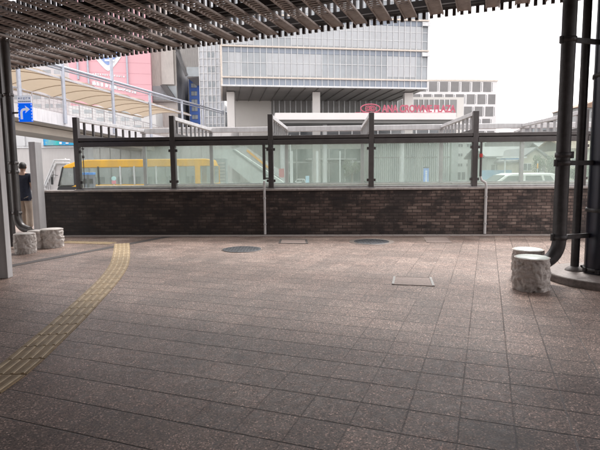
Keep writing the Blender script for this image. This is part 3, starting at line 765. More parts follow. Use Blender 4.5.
MB().tube([(x, Y, 0), (x, Y, Zh(113, 181, Y))], 0.02, 8).build('pole', aluw, t)
MB().tube([(x, Y-0.02, Zh(113, 178.6, Y)), (x, Y+0.02, Zh(113, 178.6, Y))], 0.11, 20).build('disc', mat('sign_mint', (0.45, 0.7, 0.7), 0.5), t)
MB().box((x, Y-0.01, Zh(113, 182.2, Y)), (0.2, 0.03, 0.16)).build('plate', mat('sign_pink', (0.7, 0.25, 0.3), 0.5), t)

# ------------------------------------------------------------------ pedestrian bridge with fabric canopy
bw_ = mat('bridge_white', (0.66, 0.65, 0.68), 0.5, scale=0.6, var=0.1, streak=0.15)
bsof = mat('bridge_soffit', (0.60, 0.54, 0.48), 0.7, scale=0.5, var=0.15)
fab = mat('canopy_fabric', (0.44, 0.37, 0.29), 0.8, scale=0.35, var=0.12)
_nt = fab.node_tree; _b = _nt.nodes['Principled BSDF']; _t = N(_nt, 'ShaderNodeBsdfTranslucent'); _t.inputs[0].default_value = (0.48, 0.40, 0.31, 1)
_m = N(_nt, 'ShaderNodeMixShader'); _m.inputs[0].default_value = 0.32; L(_nt, _b.outputs[0], _m.inputs[1]); L(_nt, _t.outputs[0], _m.inputs[2])
L(_nt, _m.outputs[0], [n for n in _nt.nodes if n.type == 'OUTPUT_MATERIAL'][0].inputs[0])
posm = mat('blue_grey_steel', (0.42, 0.45, 0.52), 0.4, 0.3)
railm = mat('railing_grey', (0.42, 0.40, 0.42), 0.5)
BA = math.atan(0.149)
Nr = lambda y: Vector((-20+0.149*(y-35), y, 0))
bu = Vector((math.sin(BA), math.cos(BA), 0)); bl = Vector((-bu.y, bu.x, 0))     # bl: to the left, far side
def onbridge(px, d=0.0):      # y on near edge line (shifted d to the left) that shows at picture column px
    k = ray(px, 150); o = Nr(35)+bl*d
    # solve (o + bu*t) parallel to k in plan
    t_ = (o.x*k.y-o.y*k.x)/(bu.y*k.x-bu.x*k.y); return o+bu*t_
p0 = onbridge(14); zdeck0 = Zh(14, 102.6, p0.y); p1 = onbridge(150); zdeck1 = Zh(150, 133.5, p1.y)
slope = (zdeck1-zdeck0)/((p1-p0).dot(bu))
def zd(p): return zdeck0 + slope*((p-p0).dot(bu))
BR = thing('pedestrian_bridge', (p0.x, p0.y, GZ), 'white elevated walkway with tan fabric canopy and blue-grey posts running away at left', 'footbridge')
st = Nr(14)-Vector((0, 0, 0)); en_ = onbridge(205); WB = 6.4
def slab(dz0, dz1, d0, d1, s, e):
    q = MB(); pts = []
    for p in (s, e):
        z = zd(p)
        pts.append([p+bl*d0+Vector((0, 0, z+dz0)), p+bl*d1+Vector((0, 0, z+dz0)), p+bl*d1+Vector((0, 0, z+dz1)), p+bl*d0+Vector((0, 0, z+dz1))])
    q.add(pts[0]+pts[1], [(0, 1, 2, 3), (7, 6, 5, 4), (0, 4, 5, 1), (1, 5, 6, 2), (2, 6, 7, 3), (3, 7, 4, 0)])
    return q
slab(-0.95, 0.0, -0.12, 0.15, st, en_).build('near_fascia', bw_, BR)
slab(-0.95, 0.0, WB-0.15, WB+0.12, st, en_).build('far_fascia', bw_, BR)
slab(-0.90, -0.25, 0.16, WB-0.16, st, en_).build('deck', bsof, BR)
slab(-1.55, -0.96, 1.8, WB-1.8, st, en_).build('girder', bsof, BR)
# railings, both sides
def railing(d, name):
    Ln = (en_-st).dot(bu); q = MB(); n = int(Ln/0.5)
    for h in (1.15,): q.bar(st+bl*d+Vector((0, 0, zd(st)+h)), en_+bl*d+Vector((0, 0, zd(en_)+h)), 0.06, 0.06)
    q.bar(st+bl*d+Vector((0, 0, zd(st)+0.12)), en_+bl*d+Vector((0, 0, zd(en_)+0.12)), 0.04, 0.04)
    for h in (0.38, 0.64, 0.9): q.bar(st+bl*d+Vector((0, 0, zd(st)+h)), en_+bl*d+Vector((0, 0, zd(en_)+h)), 0.02, 0.02)
    for i in range(n):
        p = st+bu*(i*0.5)+bl*d; z = zd(p); q.box(p+Vector((0, 0, z+0.575)), (0.06 if i % 4 == 0 else 0.018,)*2+(1.15,))
    return q.build(name, railm, BR)
railing(0.1, 'near_railing'); railing(WB-0.1, 'far_railing')
gp = glassmat('frosted_panel', (0.85, 0.87, 0.88), milk=0.4, milkcol=(0.75, 0.75, 0.76), gl=0.4)
slab(0.16, 1.1, WB-0.2, WB-0.17, st, en_).build('far_screen', gp, BR)
# canopy: arched fabric over bays
cs = Nr(17); ce = onbridge(192); Lc = (ce-cs).dot(bu); q = MB(); nb = int(Lc/3.2); na = 8
def zc_(p): return zd(p)*0+ Zh(30, 68, onbridge(30).y) + (Zh(190, 115, onbridge(190).y)-Zh(30, 68, onbridge(30).y))*((p-onbridge(30)).dot(bu)/((onbridge(190)-onbridge(30)).dot(bu)))
vs = []; ns = nb*6
for i in range(ns+1):
    p = cs+bu*(Lc*i/ns); ph = (i % 6)/6
    for k in range(na+1):
        a_ = k/na; z = zc_(p)+0.55*math.sin(math.pi*a_)+0.22*math.sin(math.pi*ph)
        vs.append(p+bl*(-0.05+(WB+0.6)*a_)+Vector((0, 0, z)))
w_ = na+1
q.add(vs, [(i*w_+k, i*w_+k+1, (i+1)*w_+k+1, (i+1)*w_+k) for i in range(ns) for k in range(na)], True)
fo = q.build('fabric_roof', fab, BR, fix=False)
q = MB()
q.bar(cs+Vector((0, 0, zc_(cs)+0.03)), ce+Vector((0, 0, zc_(ce)+0.03)), 0.12, 0.16); q.build('canopy_edge', bw_, BR)
q = MB()
q.bar(cs+bl*(WB+0.55)+Vector((0, 0, zc_(cs)-0.08)), ce+bl*(WB+0.55)+Vector((0, 0, zc_(ce)-0.08)), 0.14, 0.16); q.build('canopy_far_edge', bsof, BR)
for i in range(nb+1):
    p = cs+bu*(Lc*i/nb); q = MB()
    pts = [p+bl*(-0.05+(WB+0.6)*k/na)+Vector((0, 0, zc_(p)+0.55*math.sin(math.pi*k/na)-0.07)) for k in range(na+1)]
    q.tube(pts, 0.032, 8); q.build('canopy_rib', mat('rib_tan', (0.42, 0.34, 0.26), 0.6), BR)
# tall outer posts and the pair of tubes
ztube = lambda p: Zh(62.7, 66.5, onbridge(62.7).y)+0.0
for px in (21, 64.8, 113.5, 150.2, 182, 203):
    p = onbridge(px)-bl*0.2; zt = ztube(p)+(0.3 if px != 113.5 else 2.6)
    if px > 160: zt = Zh(px, 100, p.y)
    q = MB(); q.tube([p+Vector((0, 0, zd(p)-0.75)), p+Vector((0, 0, zt))], 0.15, 16); q.build('canopy_post', posm, BR)
pa = onbridge(5)-bl*0.2; pb_ = onbridge(225)-bl*0.2
def tb(px, py): p = onbridge(px)-bl*0.2; return Vector((p.x, p.y, Zh(px, py, p.y)))
q = MB(); q.tube([tb(8, 50.5), tb(62.7, 66.5), tb(140, 88.7), tb(170, 97.5), tb(228, 113)], 0.12, 12)
q.tube([tb(8, 53.5)+Vector((0, 0, 0)), tb(62.7, 69.5), tb(140, 91.4), tb(170, 100), tb(228, 115)], 0.07, 12)
q.build('guide_tube', posm, BR)
# piers
for px in (-30, 118):
    p = onbridge(px)+bl*WB/2
    MB().tube([p+Vector((0, 0, GZ)), p+Vector((0, 0, zd(p)-1.5))], 0.5, 24).build('pier', bw_, BR)

# stair / escalator going down from the bridge behind the shelter
Y = 42.0
t = thing('escalator', (X(250, Y), Y, GZ), 'covered escalator descending to the right with a yellow handrail, seen through the glass', 'escalator')
sc1 = mat('escalator_panel', (0.50, 0.53, 0.52), 0.5, scale=0.8, var=0.1)
a = A(222, 148, Y); b_ = A(283, 190, Y)
q = MB(); pts = [A(212, 150, Y), A(234, 149, Y), A(283, 182, Y), A(283, 192, Y), A(262, 192, Y), A(226, 163, Y), A(212, 163, Y)]
q.prism(pts, (0, 1.6, 0)); q.build('truss', sc1, t)
q = MB(); q.bar(A(233, 150, Y)+Vector((0, -0.06, 0)), A(268, 175.5, Y)+Vector((0, -0.06, 0)), 0.05, 0.10); q.build('joint_line', mat('joint_grey', (0.25, 0.27, 0.27), 0.6), t)
q = MB(); q.bar(A(247, 151.5, Y)+Vector((0, -0.05, 0.1)), A(268.5, 169, Y)+Vector((0, -0.05, 0.1)), 0.10, 0.16); q.build('handrail', mat('handrail_orange', (0.80, 0.40, 0.05), 0.5), t)
pts = [A(234, 148, Y), A(283, 180, Y), A(283, 172, Y), A(245, 146, Y)]
MB().prism(pts, (0, 0.05, 0)).build('balustrade', gp, t)
t = thing('louvre_cabinet', (X(219, 38), 38, GZ), 'tall grey cabinet with horizontal louvres behind the bus, below the escalator', 'cabinet')
x0 = X(214.5, 38); x1 = X(226, 38); z1 = Zh(219, 158.5, 38)
MB().box(((x0+x1)/2, 38.4, (z1+GZ)/2), (x1-x0, 0.8, z1-GZ)).build('housing', mat('cab_grey', (0.30, 0.33, 0.34), 0.5), t)
q = MB()
for k in range(9): q.box(((x0+x1)/2, 37.98, GZ+0.5+k*(z1-GZ-0.6)/9), (x1-x0-0.15, 0.06, 0.12))
q.build('louvres', alu, t)

# ------------------------------------------------------------------ generic building helper
wgl = mat('window_dark', (0.10, 0.11, 0.12), 0.15, 0.0, scale=0.5, var=0.3, spec=0.8)
wpale = mat('window_pale', (0.42, 0.46, 0.48), 0.2, scale=0.3, var=0.25)
def building(name, px0, px1, Y0, ztop, depth, mt, label, Y1=None, cat='building', zbot=GZ):
    a, b_ = facing(px0, px1, Y0, Y1); f = Frame(a, b_)
    t = thing(name, (a.x, a.y, 0), label, cat)
    q = MB(); f.box(q, 0, f.L, 0, depth, zbot, ztop); q.build('wall', mt, t)
    return t, f
def windows(t, f, cols, rows, w, h, mt, frame=None, t0=None, t1=None, proud=0.02, sub=None):
    """cols: list of s positions, rows: list of z positions (centres)"""
    for z in rows:
        for s_ in cols:
            q = MB(); f.box(q, s_-w/2, s_+w/2, -proud, 0.1, z-h/2, z+h/2); o = q.build('window', mt, t)
            if frame:
                q = MB(); e = 0.05
                f.box(q, s_-w/2-e, s_+w/2+e, -proud-0.05, -proud-0.003, z-h/2-e, z-h/2); f.box(q, s_-w/2-e, s_+w/2+e, -proud-0.05, -proud-0.003, z+h/2, z+h/2+e)
                f.box(q, s_-0.03, s_+0.03, -proud-0.045, -proud-0.003, z-h/2, z+h/2)
                q.build('frame', frame, o)

# ------------------------------------------------------------------ hotel: cantilevered glass block
conc = mat('pale_concrete', (0.48, 0.465, 0.45), 0.7, scale=0.25, var=0.12, streak=0.12)
soff = mat('soffit_grey', (0.24, 0.225, 0.215), 0.7, scale=0.3, var=0.15)
curt = mat('curtain_wall_glass', (0.34, 0.37, 0.395), 0.22, 0.0, scale=0.25, var=0.2, spec=0.7)
spand = mat('spandrel_glass', (0.27, 0.31, 0.37), 0.2, scale=0.3, var=0.12)
blind = mat('white_blind', (0.60, 0.61, 0.62), 0.6, scale=0.4, var=0.06)
mull = mat('white_mullion', (0.62, 0.63, 0.64), 0.4, 0.2)
crm = mat('cream_ledge', (0.64, 0.57, 0.50), 0.5)
Y0, Y1 = 66.0, 70.2
HT, f = building('hotel_glass_block', 225, 425, Y0, 25.4, 14, soff, 'large cantilevered glass office block on columns above the hotel entrance', Y1=Y1, zbot=12.35)
f.z = None
zA = 12.4; zB = 13.45; zC = 17.35; zD = 21.3; zE = 25.4
q = MB(); f.box(q, 0, f.L, -0.12, -0.02, zA, zB); q.build('spandrel_band', spand, HT)
NP = 34
def band_glass(z0, z1, blinds, seed):
    random.seed(seed)
    q = MB(); f.box(q, 0, f.L, -0.10, -0.02, z0+0.12, z1-0.75); q.build('glazing', curt, HT)
    q = MB(); f.box(q, 0, f.L, -0.12, -0.02, z1-0.73, z1-0.1); q.build('spandrel_band', spand, HT)
    for a, b_, top in blinds:
        for k in range(a, b_):
            s0_, s1_ = f.L*k/NP, f.L*(k+1)/NP
            drop = (z1-z0-0.9)*top
            q = MB(); f.box(q, s0_+0.05, s1_-0.05, -0.13, -0.105, z1-0.78-drop, z1-0.78); q.build('blind', mat('blind_behind_glass', (0.47, 0.49, 0.51), 0.4, scale=0.4, var=0.1), HT)
band_glass(zB, zC, [(1, 3, .96), (7, 16, .93), (27, 32, .9)], 1)
band_glass(zC, zD, [(0, 5, .95), (11, 20, .93), (20, 33, .95)], 2)
band_glass(zD, zE, [(3, 14, .9)], 3)
for z in (zA, zB, zC, zD, zE):
    q = MB(); f.box(q, -0.15, f.L+0.15, -0.42, 0.0, z-0.09, z+0.09); q.build('ledge', crm if z in (zB, zC, zD) else mull, HT)
for k in range(0, NP+1):
    s_ = f.L*k/NP; q = MB(); f.box(q, s_-0.035, s_+0.035, -0.26, -0.02, zA+0.1, zE-0.1)
    q.build('mullion', mull, HT)
for z in (zB+1.9, zC+1.25, zC+2.4, zD+1.25, zD+2.4):
    q = MB(); f.box(q, 0, f.L, -0.17, -0.135, z-0.035, z+0.035); q.build('transom', mull, HT)
q = MB(); f.box(q, -0.22, -0.02, -0.4, 13.8, zA-0.1, zE); q.build('left_edge_fin', crm, HT)
q = MB(); f.box(q, f.L+0.0, f.L+0.12, 0.02, 13.8, zA, zE); q.build('right_side_glazing', curt, HT)
for z in (zC-0.5, zD-0.5):
    q = MB(); f.box(q, f.L-0.9, f.L+0.2, -0.6, -0.33, z-0.25, z+0.25); q.build('corner_unit', mull, HT)
# tapered soffit lip
q = MB()
for k in range(16): f.box(q, 0.5+k*f.L/16, 0.56+k*f.L/16, 0.3, 13.5, zA-0.17, zA-0.05)
q.build('soffit_ribs', mat('soffit_rib', (0.15, 0.14, 0.135), 0.7), HT)
# round/square columns
for a, b_, Yc in ((228.5, 236, 70), (313, 320.5, 71), (403.5, 412, 72.5)):
    x0, x1 = X(a, Yc), X(b_, Yc)
    MB().box(((x0+x1)/2, Yc+0.5, (zA-0.15+GZ)/2), (x1-x0, x1-x0, zA-0.15-GZ)).build('column', mat('column_white', (0.66, 0.64, 0.62), 0.5, scale=0.3, var=0.06), HT, bevel=0.03)
# recessed hotel front under the block
HF, g_ = building('hotel_podium', 233, 462, 79.5, 13.0, 16, mat('podium_stone', (0.66, 0.635, 0.605), 0.7, scale=0.25, var=0.06), 'pale hotel podium with strip windows recessed beneath the glass block', Y1=83.0)
gre = mat('facade_grey', (0.27, 0.265, 0.26), 0.6, scale=0.3, var=0.12)
q = MB(); g_.box(q, 6.2, g_.L-1.2, -0.10, 0.1, 9.9, 12.6); q.build('upper_strip', gre, HF)
random.seed(5)
for k in range(34):
    s_ = 6.6+k*(g_.L-8.2)/34; q = MB(); g_.box(q, s_-0.07, s_+0.07, -0.22, -0.10, 9.9, 12.6); q.build('fin', mull, HF)
q = MB(); g_.box(q, 6.2, g_.L-1.2, -0.10, 0.1, 5.6, 8.5); q.build('middle_strip', wgl, HF)
for k in range(14):
    s_ = 6.4+k*(g_.L-8.0)/14; q = MB(); g_.box(q, s_-0.1, s_+0.1, -0.2, -0.10, 5.6, 8.5); q.build('fin', mull, HF)
q = MB(); g_.box(q, 6.2, g_.L-1.2, -0.35, 0.1, 8.5, 8.8); q.build('ledge', mull, HF)
# lobby openings and pale louvred front at street level
lob = mat('lobby_glass', (0.12, 0.17, 0.165), 0.15, scale=0.4, var=0.5, spec=0.8)
q = MB(); g_.box(q, 7.5, 20.5, -0.1, 0.1, GZ, 4.8); q.build('lobby_glazing', lob, HF)
for s_ in (7.5, 10.1, 12.7, 15.3, 17.9, 20.5):
    q = MB(); g_.box(q, s_-0.09, s_+0.09, -0.25, -0.1, GZ, 4.8); q.build('lobby_post', mull, HF)
q = MB(); g_.box(q, 7.4, 20.6, -0.25, -0.1, 2.6, 2.85); q.build('lobby_transom', mull, HF)
q = MB(); g_.box(q, 11.5, 19.0, -4.0, -0.2, 3.0, 3.25); q.build('awning', blind, HF)
for s_ in (12.2, 18.4): 
    q = MB(); q.tube([g_.p(s_, -3.7, GZ), g_.p(s_, -3.7, 3.0)], 0.12, 12); q.build('awning_post', mull, HF)
# porte-cochere: long white canopy band with lettering on top
Yc = 61.0
a, b_ = facing(276, 455, Yc, Yc+2.0); cf = Frame(a, b_)
PC = thing('entrance_canopy', (a.x, a.y, GZ), 'long white entrance canopy slab of the hotel carrying red lettering', 'canopy')
z0 = Zh(300, 119.5, Yc); z1 = Zh(300, 112.6, Yc)
q = MB(); cf.box(q, 0, cf.L, 0, 6.5, z0, z1); q.build('slab', mat('slab_white', (0.72, 0.69, 0.68), 0.5, scale=0.3, var=0.06), PC, bevel=0.03)
q = MB(); cf.box(q, 0.3, cf.L-0.3, 0.5, 5.5, z0-0.35, z0-0.01); q.build('soffit', gre, PC)
q = MB(); cf.box(q, cf.L-3.0, cf.L+0.5, 3.0, 7.5, z1+0.002, z1+0.75); q.build('roof_upstand', mat('slab_white', None), PC)
for s_ in (1.0, 6.4, 16.5, 21.5):
    q = MB(); q.tube([cf.p(s_, 3, GZ), cf.p(s_, 3, z0-0.35)], 0.30, 20); q.build('column', blind, PC)
# lettering
red = mat('sign_red', (0.46, 0.10, 0.15), 0.45, scale=1, var=0.05)
SG = thing('hotel_sign', cf.p(12, 0.3, z1), 'red hotel name lettering with an oval emblem standing on the white canopy', 'sign')
def text_mesh(txt, height, depth, mt, parent, origin, Mx, name='lettering', stretch=None, offset=0.0, width=None):
    cu = bpy.data.curves.new('t', 'FONT'); cu.body = txt; cu.size = 1.0; cu.extrude = depth/2; cu.offset = offset
    o = bpy.data.objects.new('t', cu); C.objects.link(o); bpy.context.view_layer.update()
    me = bpy.data.meshes.new_from_object(o.evaluated_get(bpy.context.evaluated_depsgraph_get()))
    bpy.data.objects.remove(o)
    xs = [v.co.x for v in me.vertices]; ys = [v.co.y for v in me.vertices]
    sy = height/(max(ys)-min(ys)); sx_ = (width/(max(xs)-min(xs))) if width else sy
    off = wloc(parent)
    for v in me.vertices:
        x = (v.co.x-min(xs))*sx_; z = (v.co.y-min(ys))*sy; v.co = Vector(origin)+Mx @ Vector((x, -v.co.z, z)) - off
    me.materials.clear(); me.materials.append(mt)
    r = bpy.data.objects.new(name, me); C.objects.link(r); r.parent = parent; return r
xa = (Vector((X(382, Yc+1.2), Yc+1.2, 0))-cf.a).dot(cf.u); xb = (Vector((X(455.5, Yc+1.9), Yc+1.9, 0))-cf.a).dot(cf.u)
hz = Zh(420, 103.2, Yc+1.5)-Zh(420, 110.6, Yc+1.5)
text_mesh('ANA CROWNE PLAZA', hz, 0.15, red, SG, cf.p(xa, 0.35, z1+0.12), cf.M, width=xb-xa, offset=0.03)
q = MB(); cf.box(q, xa-3.3, xb, 0.38, 0.44, z1+0.03, z1+0.10); q.build('support_rail', red, SG)
xe = (Vector((X(370.8, Yc+1), Yc+1, 0))-cf.a).dot(cf.u); ew = (X(380.5, Yc+1)-X(361, Yc+1))/2
q = MB(); zc = z1+0.12+hz/2
q.tube([cf.p(xe+ew*math.cos(a_), 0.35, zc+hz*0.58*math.sin(a_)) for a_ in [k*2*math.pi/36 for k in range(37)]], 0.075, 8, caps=False)
q.build('emblem_ring', red, SG)
q = MB()
for sg in (-1, 1):
    for rr_, k0_ in ((0.30, 0.0), (0.16, 0.0)):
        q.tube([cf.p(xe+sg*ew*0.20+ew*rr_*1.1*math.cos(a_), 0.35, zc+hz*rr_*1.1*math.sin(a_)) for a_ in [k*2*math.pi/20 for k in range(21)]], 0.05, 6, caps=False)
q.build('emblem_figure', red, SG)

# hotel tower behind, grid of dark windows
tw = mat('tower_white', (0.70, 0.69, 0.69), 0.6, scale=0.2, var=0.08)
pan = mat('tower_panel_grey', (0.21, 0.205, 0.205), 0.4, scale=0.4, var=0.18)
YT = 118.0
TW, f2 = building('hotel_tower', 404, 494.6, YT, Zh(450, 79.3, YT), 15, tw, 'white hotel tower behind the glass block with a grid of dark grey panels', Y1=YT+2)
top = Zh(450, 79.3, YT); rh = (Zh(450, 81, YT)-Zh(450, 93.5, YT))
pxm = X(301, YT)-X(300, YT)
for r in range(7):
    zc = top-0.35-rh*r-rh*0.42
    off = (0, -5.5, 3.0)[r % 3]
    px = 406+off % 11
    while px < 492:
        w = 8.2
        if r < 2 and False: pass
        s0_ = (px-404)*pxm; s1_ = min(s0_+w*pxm, f2.L-0.4)
        if s1_-s0_ > 0.5 and s0_ > 0.2:
            q = MB(); f2.box(q, s0_, s1_, -0.04, 0.1, zc-rh*0.40, zc+rh*0.40); q.build('window_panel', pan, TW)
            q = MB(); f2.box(q, s1_+0.9*pxm, s1_+1.3*pxm, -0.05, 0.1, zc-rh*0.36, zc+rh*0.36)
            if s1_+1.3*pxm < f2.L-0.2: q.build('window_slot', wgl, TW)
        px += 11.1
q = MB(); f2.box(q, -0.1, f2.L+0.1, -0.15, 0.2, top-0.25, top+0.12); q.build('parapet', crm, TW)

# ------------------------------------------------------------------ left high-rises
YG = 84.0
GT, f3 = building('glass_tower', 202.5, 226, YG, 31, 10, mat('tower_glass_pale', (0.50, 0.53, 0.57), 0.2, scale=0.5, var=0.25, spec=0.8), 'slender pale glass stair tower left of the cantilevered block')
q = MB(); zz = 0.5
for k in range(7):
    s_ = f3.L*k/6; q = MB(); f3.box(q, s_-0.07, s_+0.07, -0.15, -0.01, GZ, 31); q.build('mullion', mull, GT)
for k in range(26):
    z = 1.0+k*1.17; q = MB(); f3.box(q, 0, f3.L, -0.10, -0.005, z-0.05, z+0.05); q.build('transom', mull, GT)
    if k % 2 == 0: 
        q = MB(); f3.box(q, f3.L*0.34, f3.L*0.64, -0.05, 0.0, z+0.2, z+0.95); q.build('vent_grille', mat('grille', (0.33, 0.37, 0.40), 0.5), GT)
YBb = 98.0
BBt, f4 = building('blue_building', 191.8, 204, YBb, Zh(197, 76.5, YBb), 9, mat('blue_cladding', (0.08, 0.19, 0.60), 0.5, scale=0.5, var=0.1), 'narrow blue clad building with small windows in one column')
rows = [Zh(197, y, YBb) for y in (85.5, 93.5, 101.5, 109, 117, 125)]
windows(BBt, f4, [0.95], rows, 1.1, 0.75, wpale, frame=wgl)
q = MB(); f4.box(q, -0.1, f4.L, -0.1, 0.1, f4.p(0, 0, 0).z+0, 0.3); q.build('plinth', gre, BBt)
Y = 101.0
building('white_annex', 186, 192, Y, Zh(188, 76.8, Y), 9, mat('plain_white', (0.74, 0.73, 0.73), 0.6), 'narrow blank white building beside the blue one')[0]
# concrete complex with raking shapes
YC2 = 92.0
cA = mat('concrete_light', (0.58, 0.55, 0.515), 0.75, scale=0.2, var=0.12, streak=0.2)
cB = mat('concrete_mid', (0.36, 0.345, 0.33), 0.75, scale=0.2, var=0.15, streak=0.25)
CC, f5 = building('concrete_building', 155, 180, YC2, 33, 12, cA, 'grey concrete building with a raking stair soffit and a dark side face')
q = MB(); f5.box(q, 2.0, 4.2, -0.5, -0.01, Zh(163, 85, YC2), 33); q.build('pilaster', mat('concrete_pale', (0.60, 0.575, 0.54), 0.7, streak=0.1, scale=0.3), CC)
# dark side face at an angle
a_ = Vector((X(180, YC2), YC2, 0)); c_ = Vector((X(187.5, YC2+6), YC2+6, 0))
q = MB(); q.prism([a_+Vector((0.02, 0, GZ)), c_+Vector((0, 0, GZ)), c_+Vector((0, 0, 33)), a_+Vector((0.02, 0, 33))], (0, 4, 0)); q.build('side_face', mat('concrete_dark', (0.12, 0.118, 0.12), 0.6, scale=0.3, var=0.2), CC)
# cantilevered upper volume with a raking lower edge
Yv2 = 90.0
pts = [A(177, 40, Yv2), A(204, 40, Yv2), A(204, 76.5, Yv2), A(187.5, 78, Yv2)]
q = MB(); q.prism(pts, (0, 8, 0)); q.build('raking_volume', cB, CC)
q = MB(); q.bar(A(177, 52, Yv2)+Vector((0, -0.2, 0)), A(187, 76, Yv2)+Vector((0, -0.2, 0)), 0.3, 0.5); q.build('raking_edge', mat('concrete_dark', None), CC)
q = MB(); q.box(A(195.5, 72, Yv2)+Vector((0, -0.15, 0)), (3.0, 0.2, 1.6)); q.build('lower_panel', wpale, CC)
pts = [A(160, 85, YC2-1), A(166, 85, YC2-1), A(176, 99, YC2-1), A(170, 99, YC2-1)]
q = MB(); q.prism(pts, (0, 0.9, 0)); q.build('raking_stair', mat('concrete_dark', None), CC)
q = MB(); f5.box(q, 0.2, 4.5, -0.1, 0.05, Zh(158, 100, YC2), Zh(158, 86, YC2)); q.build('stair_opening', wpale, CC)
q = MB(); f5.box(q, 0.0, f5.L, -0.6, -0.02, Zh(165, 102, YC2), Zh(165, 100.5, YC2)); q.build('ledge', cB, CC)
# pink facade with emblem
pk = mat('pink_cladding', (0.74, 0.42, 0.465), 0.55, scale=0.15, var=0.05)
YP2 = 86.0
PK, f6 = building('pink_building', 74.6, 155, YP2, 33, 9, pk, 'pink panelled building with a white and blue emblem above the walkway', Y1=YP2+3)
def sp(px): return (px-74.6)*(f6.L/(155-74.6))
jn = mat('pink_joint', (0.62, 0.30, 0.35), 0.6)
for z_ in (Zh(110, 60, YP2), Zh(110, 71, YP2), Zh(110, 82, YP2), Zh(110, 93, YP2), Zh(110, 104, YP2)):
    q = MB(); f6.box(q, 0, f6.L, -0.012, 0.0, z_-0.03, z_+0.03); q.build('panel_joint', jn, PK)
for px in (83.5, 93.2, 131.4):
    q = MB(); f6.box(q, sp(px)-0.13, sp(px)+0.13, -0.35, -0.015, Zh(90, 84 if px > 90 else 79, YP2), 33); q.build('flag_pole' if False else 'downpipe', posm, PK)
emw = mat('emblem_white', (0.75, 0.78, 0.8), 0.5); emb = mat('emblem_blue', (0.25, 0.36, 0.66), 0.5)
ex = sp(112.5); ez = Zh(112, 58, YP2)
q = MB(); pr = []
R1 = sp(126)-sp(112.5)
def arc(Rx, ztop_, zbot_, n=14):
    o = []
    for k in range(n+1):
        u_ = -1+2*k/n; o.append((ex+Rx*u_, zbot_+(ztop_-zbot_)*abs(u_)**1.35))
    return o+[(ex+Rx, ztop_+1.5), (ex-Rx, ztop_+1.5)]
zb1 = Zh(112, 69.5, YP2)
q.prism([f6.p(x_, -0.10, z_) for x_, z_ in arc(R1, ez+0.6, zb1)], f6.n*0.08); q.build('emblem_ground', emw, PK)
q = MB(); q.prism([f6.p(x_, -0.16, z_) for x_, z_ in arc(R1*0.78, ez+1.0, zb1+1.0)], f6.n*0.05); q.build('emblem_field', emb, PK)
q = MB()
for zq, ww in ((ez+0.6, .62), (ez-0.1, .45)): q.box(f6.p(ex+R1*0.15, -0.20, zq), (R1*ww*1.6, 0.04, 0.32), f6.M)
q.build('emblem_bars', emw, PK)
# rows of small white characters, too small to read in the photograph
random.seed(11)
def glyph_row(px0, px1, py0, py1, s, n):
    q = MB()
    for k in range(n):
        u_ = (k+0.5)/n; px = px0+(px1-px0)*u_; z = Zh(px, py0+(py1-py0)*u_, YP2+1.5)
        s_ = sp(px)
        for _ in range(2): f6.box(q, s_-s*.4, s_+s*.35*random.random(), -0.08-_*0.012, -0.02, z+random.choice((-.4, 0, .3))*s, z+random.choice((-.4, 0, .3))*s+s*.18+0.01)
        for _ in range(2):
            x_ = s_+random.choice((-.35, 0, .3))*s; f6.box(q, x_, x_+s*.16, -0.085-_*0.012, -0.02, z-s*.45, z+s*.5*random.uniform(.3, 1))
    q.build('lettering', emw, PK)
glyph_row(97, 129, 74.6, 76.2, 0.33, 14)
glyph_row(96, 121, 83.6, 87.5, 0.72, 6)
glyph_row(116, 140, 87.5, 91.8, 0.5, 9)
# white block between bridge canopy and pink building, and city behind the railing
WBk, f7 = building('white_block', -10, 74.0, 96, Zh(68, 60, 96), 10, mat('render_white', (0.62, 0.62, 0.62), 0.7, scale=0.2, var=0.1), 'off white office block behind the walkway railing')
rows = [Zh(40, y, 96) for y in (64, 72, 80, 88, 97, 106, 116)]
windows(WBk, f7, [1.5+k*2.1 for k in range(7)], rows, 1.5, 0.75, wpale)
WB2, f71 = building('white_block', 72, 158, 80, Zh(100, 105.5, 80), 4, mat('render_white', None), 'low off white block behind the walkway railing in front of the pink building')
windows(WB2, f71, [1.2+k*1.9 for k in range(6)], [Zh(40, y, 80) for y in (112, 120, 128)], 1.3, 0.6, wpale)
# long grey station-side building under the bridge
LB, f8 = building('station_annex', -60, 232, 62.0, Zh(100, 128, 62), 8, mat('annex_grey', (0.56, 0.54, 0.53), 0.7, scale=0.2, var=0.08, streak=0.08), 'long grey wall building with pale high windows beneath the walkway')
q = MB(); zA_, zB_ = Zh(30, 146, 62), Zh(30, 131, 62)
def s8(px): return (Vector((X(px, 62), 62, 0))-f8.a).dot(f8.u)
for a_, b2 in ((-20, 16), (17, 26.5), (27.5, 46)):
    q = MB(); f8.box(q, s8(a_), s8(b2), -0.06, 0.02, zA_, zB_); q.build('window', blind, LB)
for px in (26.9, 45.7):
    q = MB(); f8.box(q, s8(px)-0.1, s8(px)+0.1, -0.2, -0.061, zA_, zB_); q.build('window_bar', mull, LB)
q = MB(); f8.box(q, s8(-40), s8(120), -0.12, -0.01, zA_-0.25, zA_-0.05); q.build('sill', mull, LB)
for k in range(18):
    s_ = s8(80)+k*1.25
    q = MB(); f8.box(q, s_, s_+0.06, -0.05, 0.0, GZ, Zh(100, 129, 62)); q.build('panel_joint', mat('annex_joint', (0.47, 0.45, 0.44), 0.7), LB)
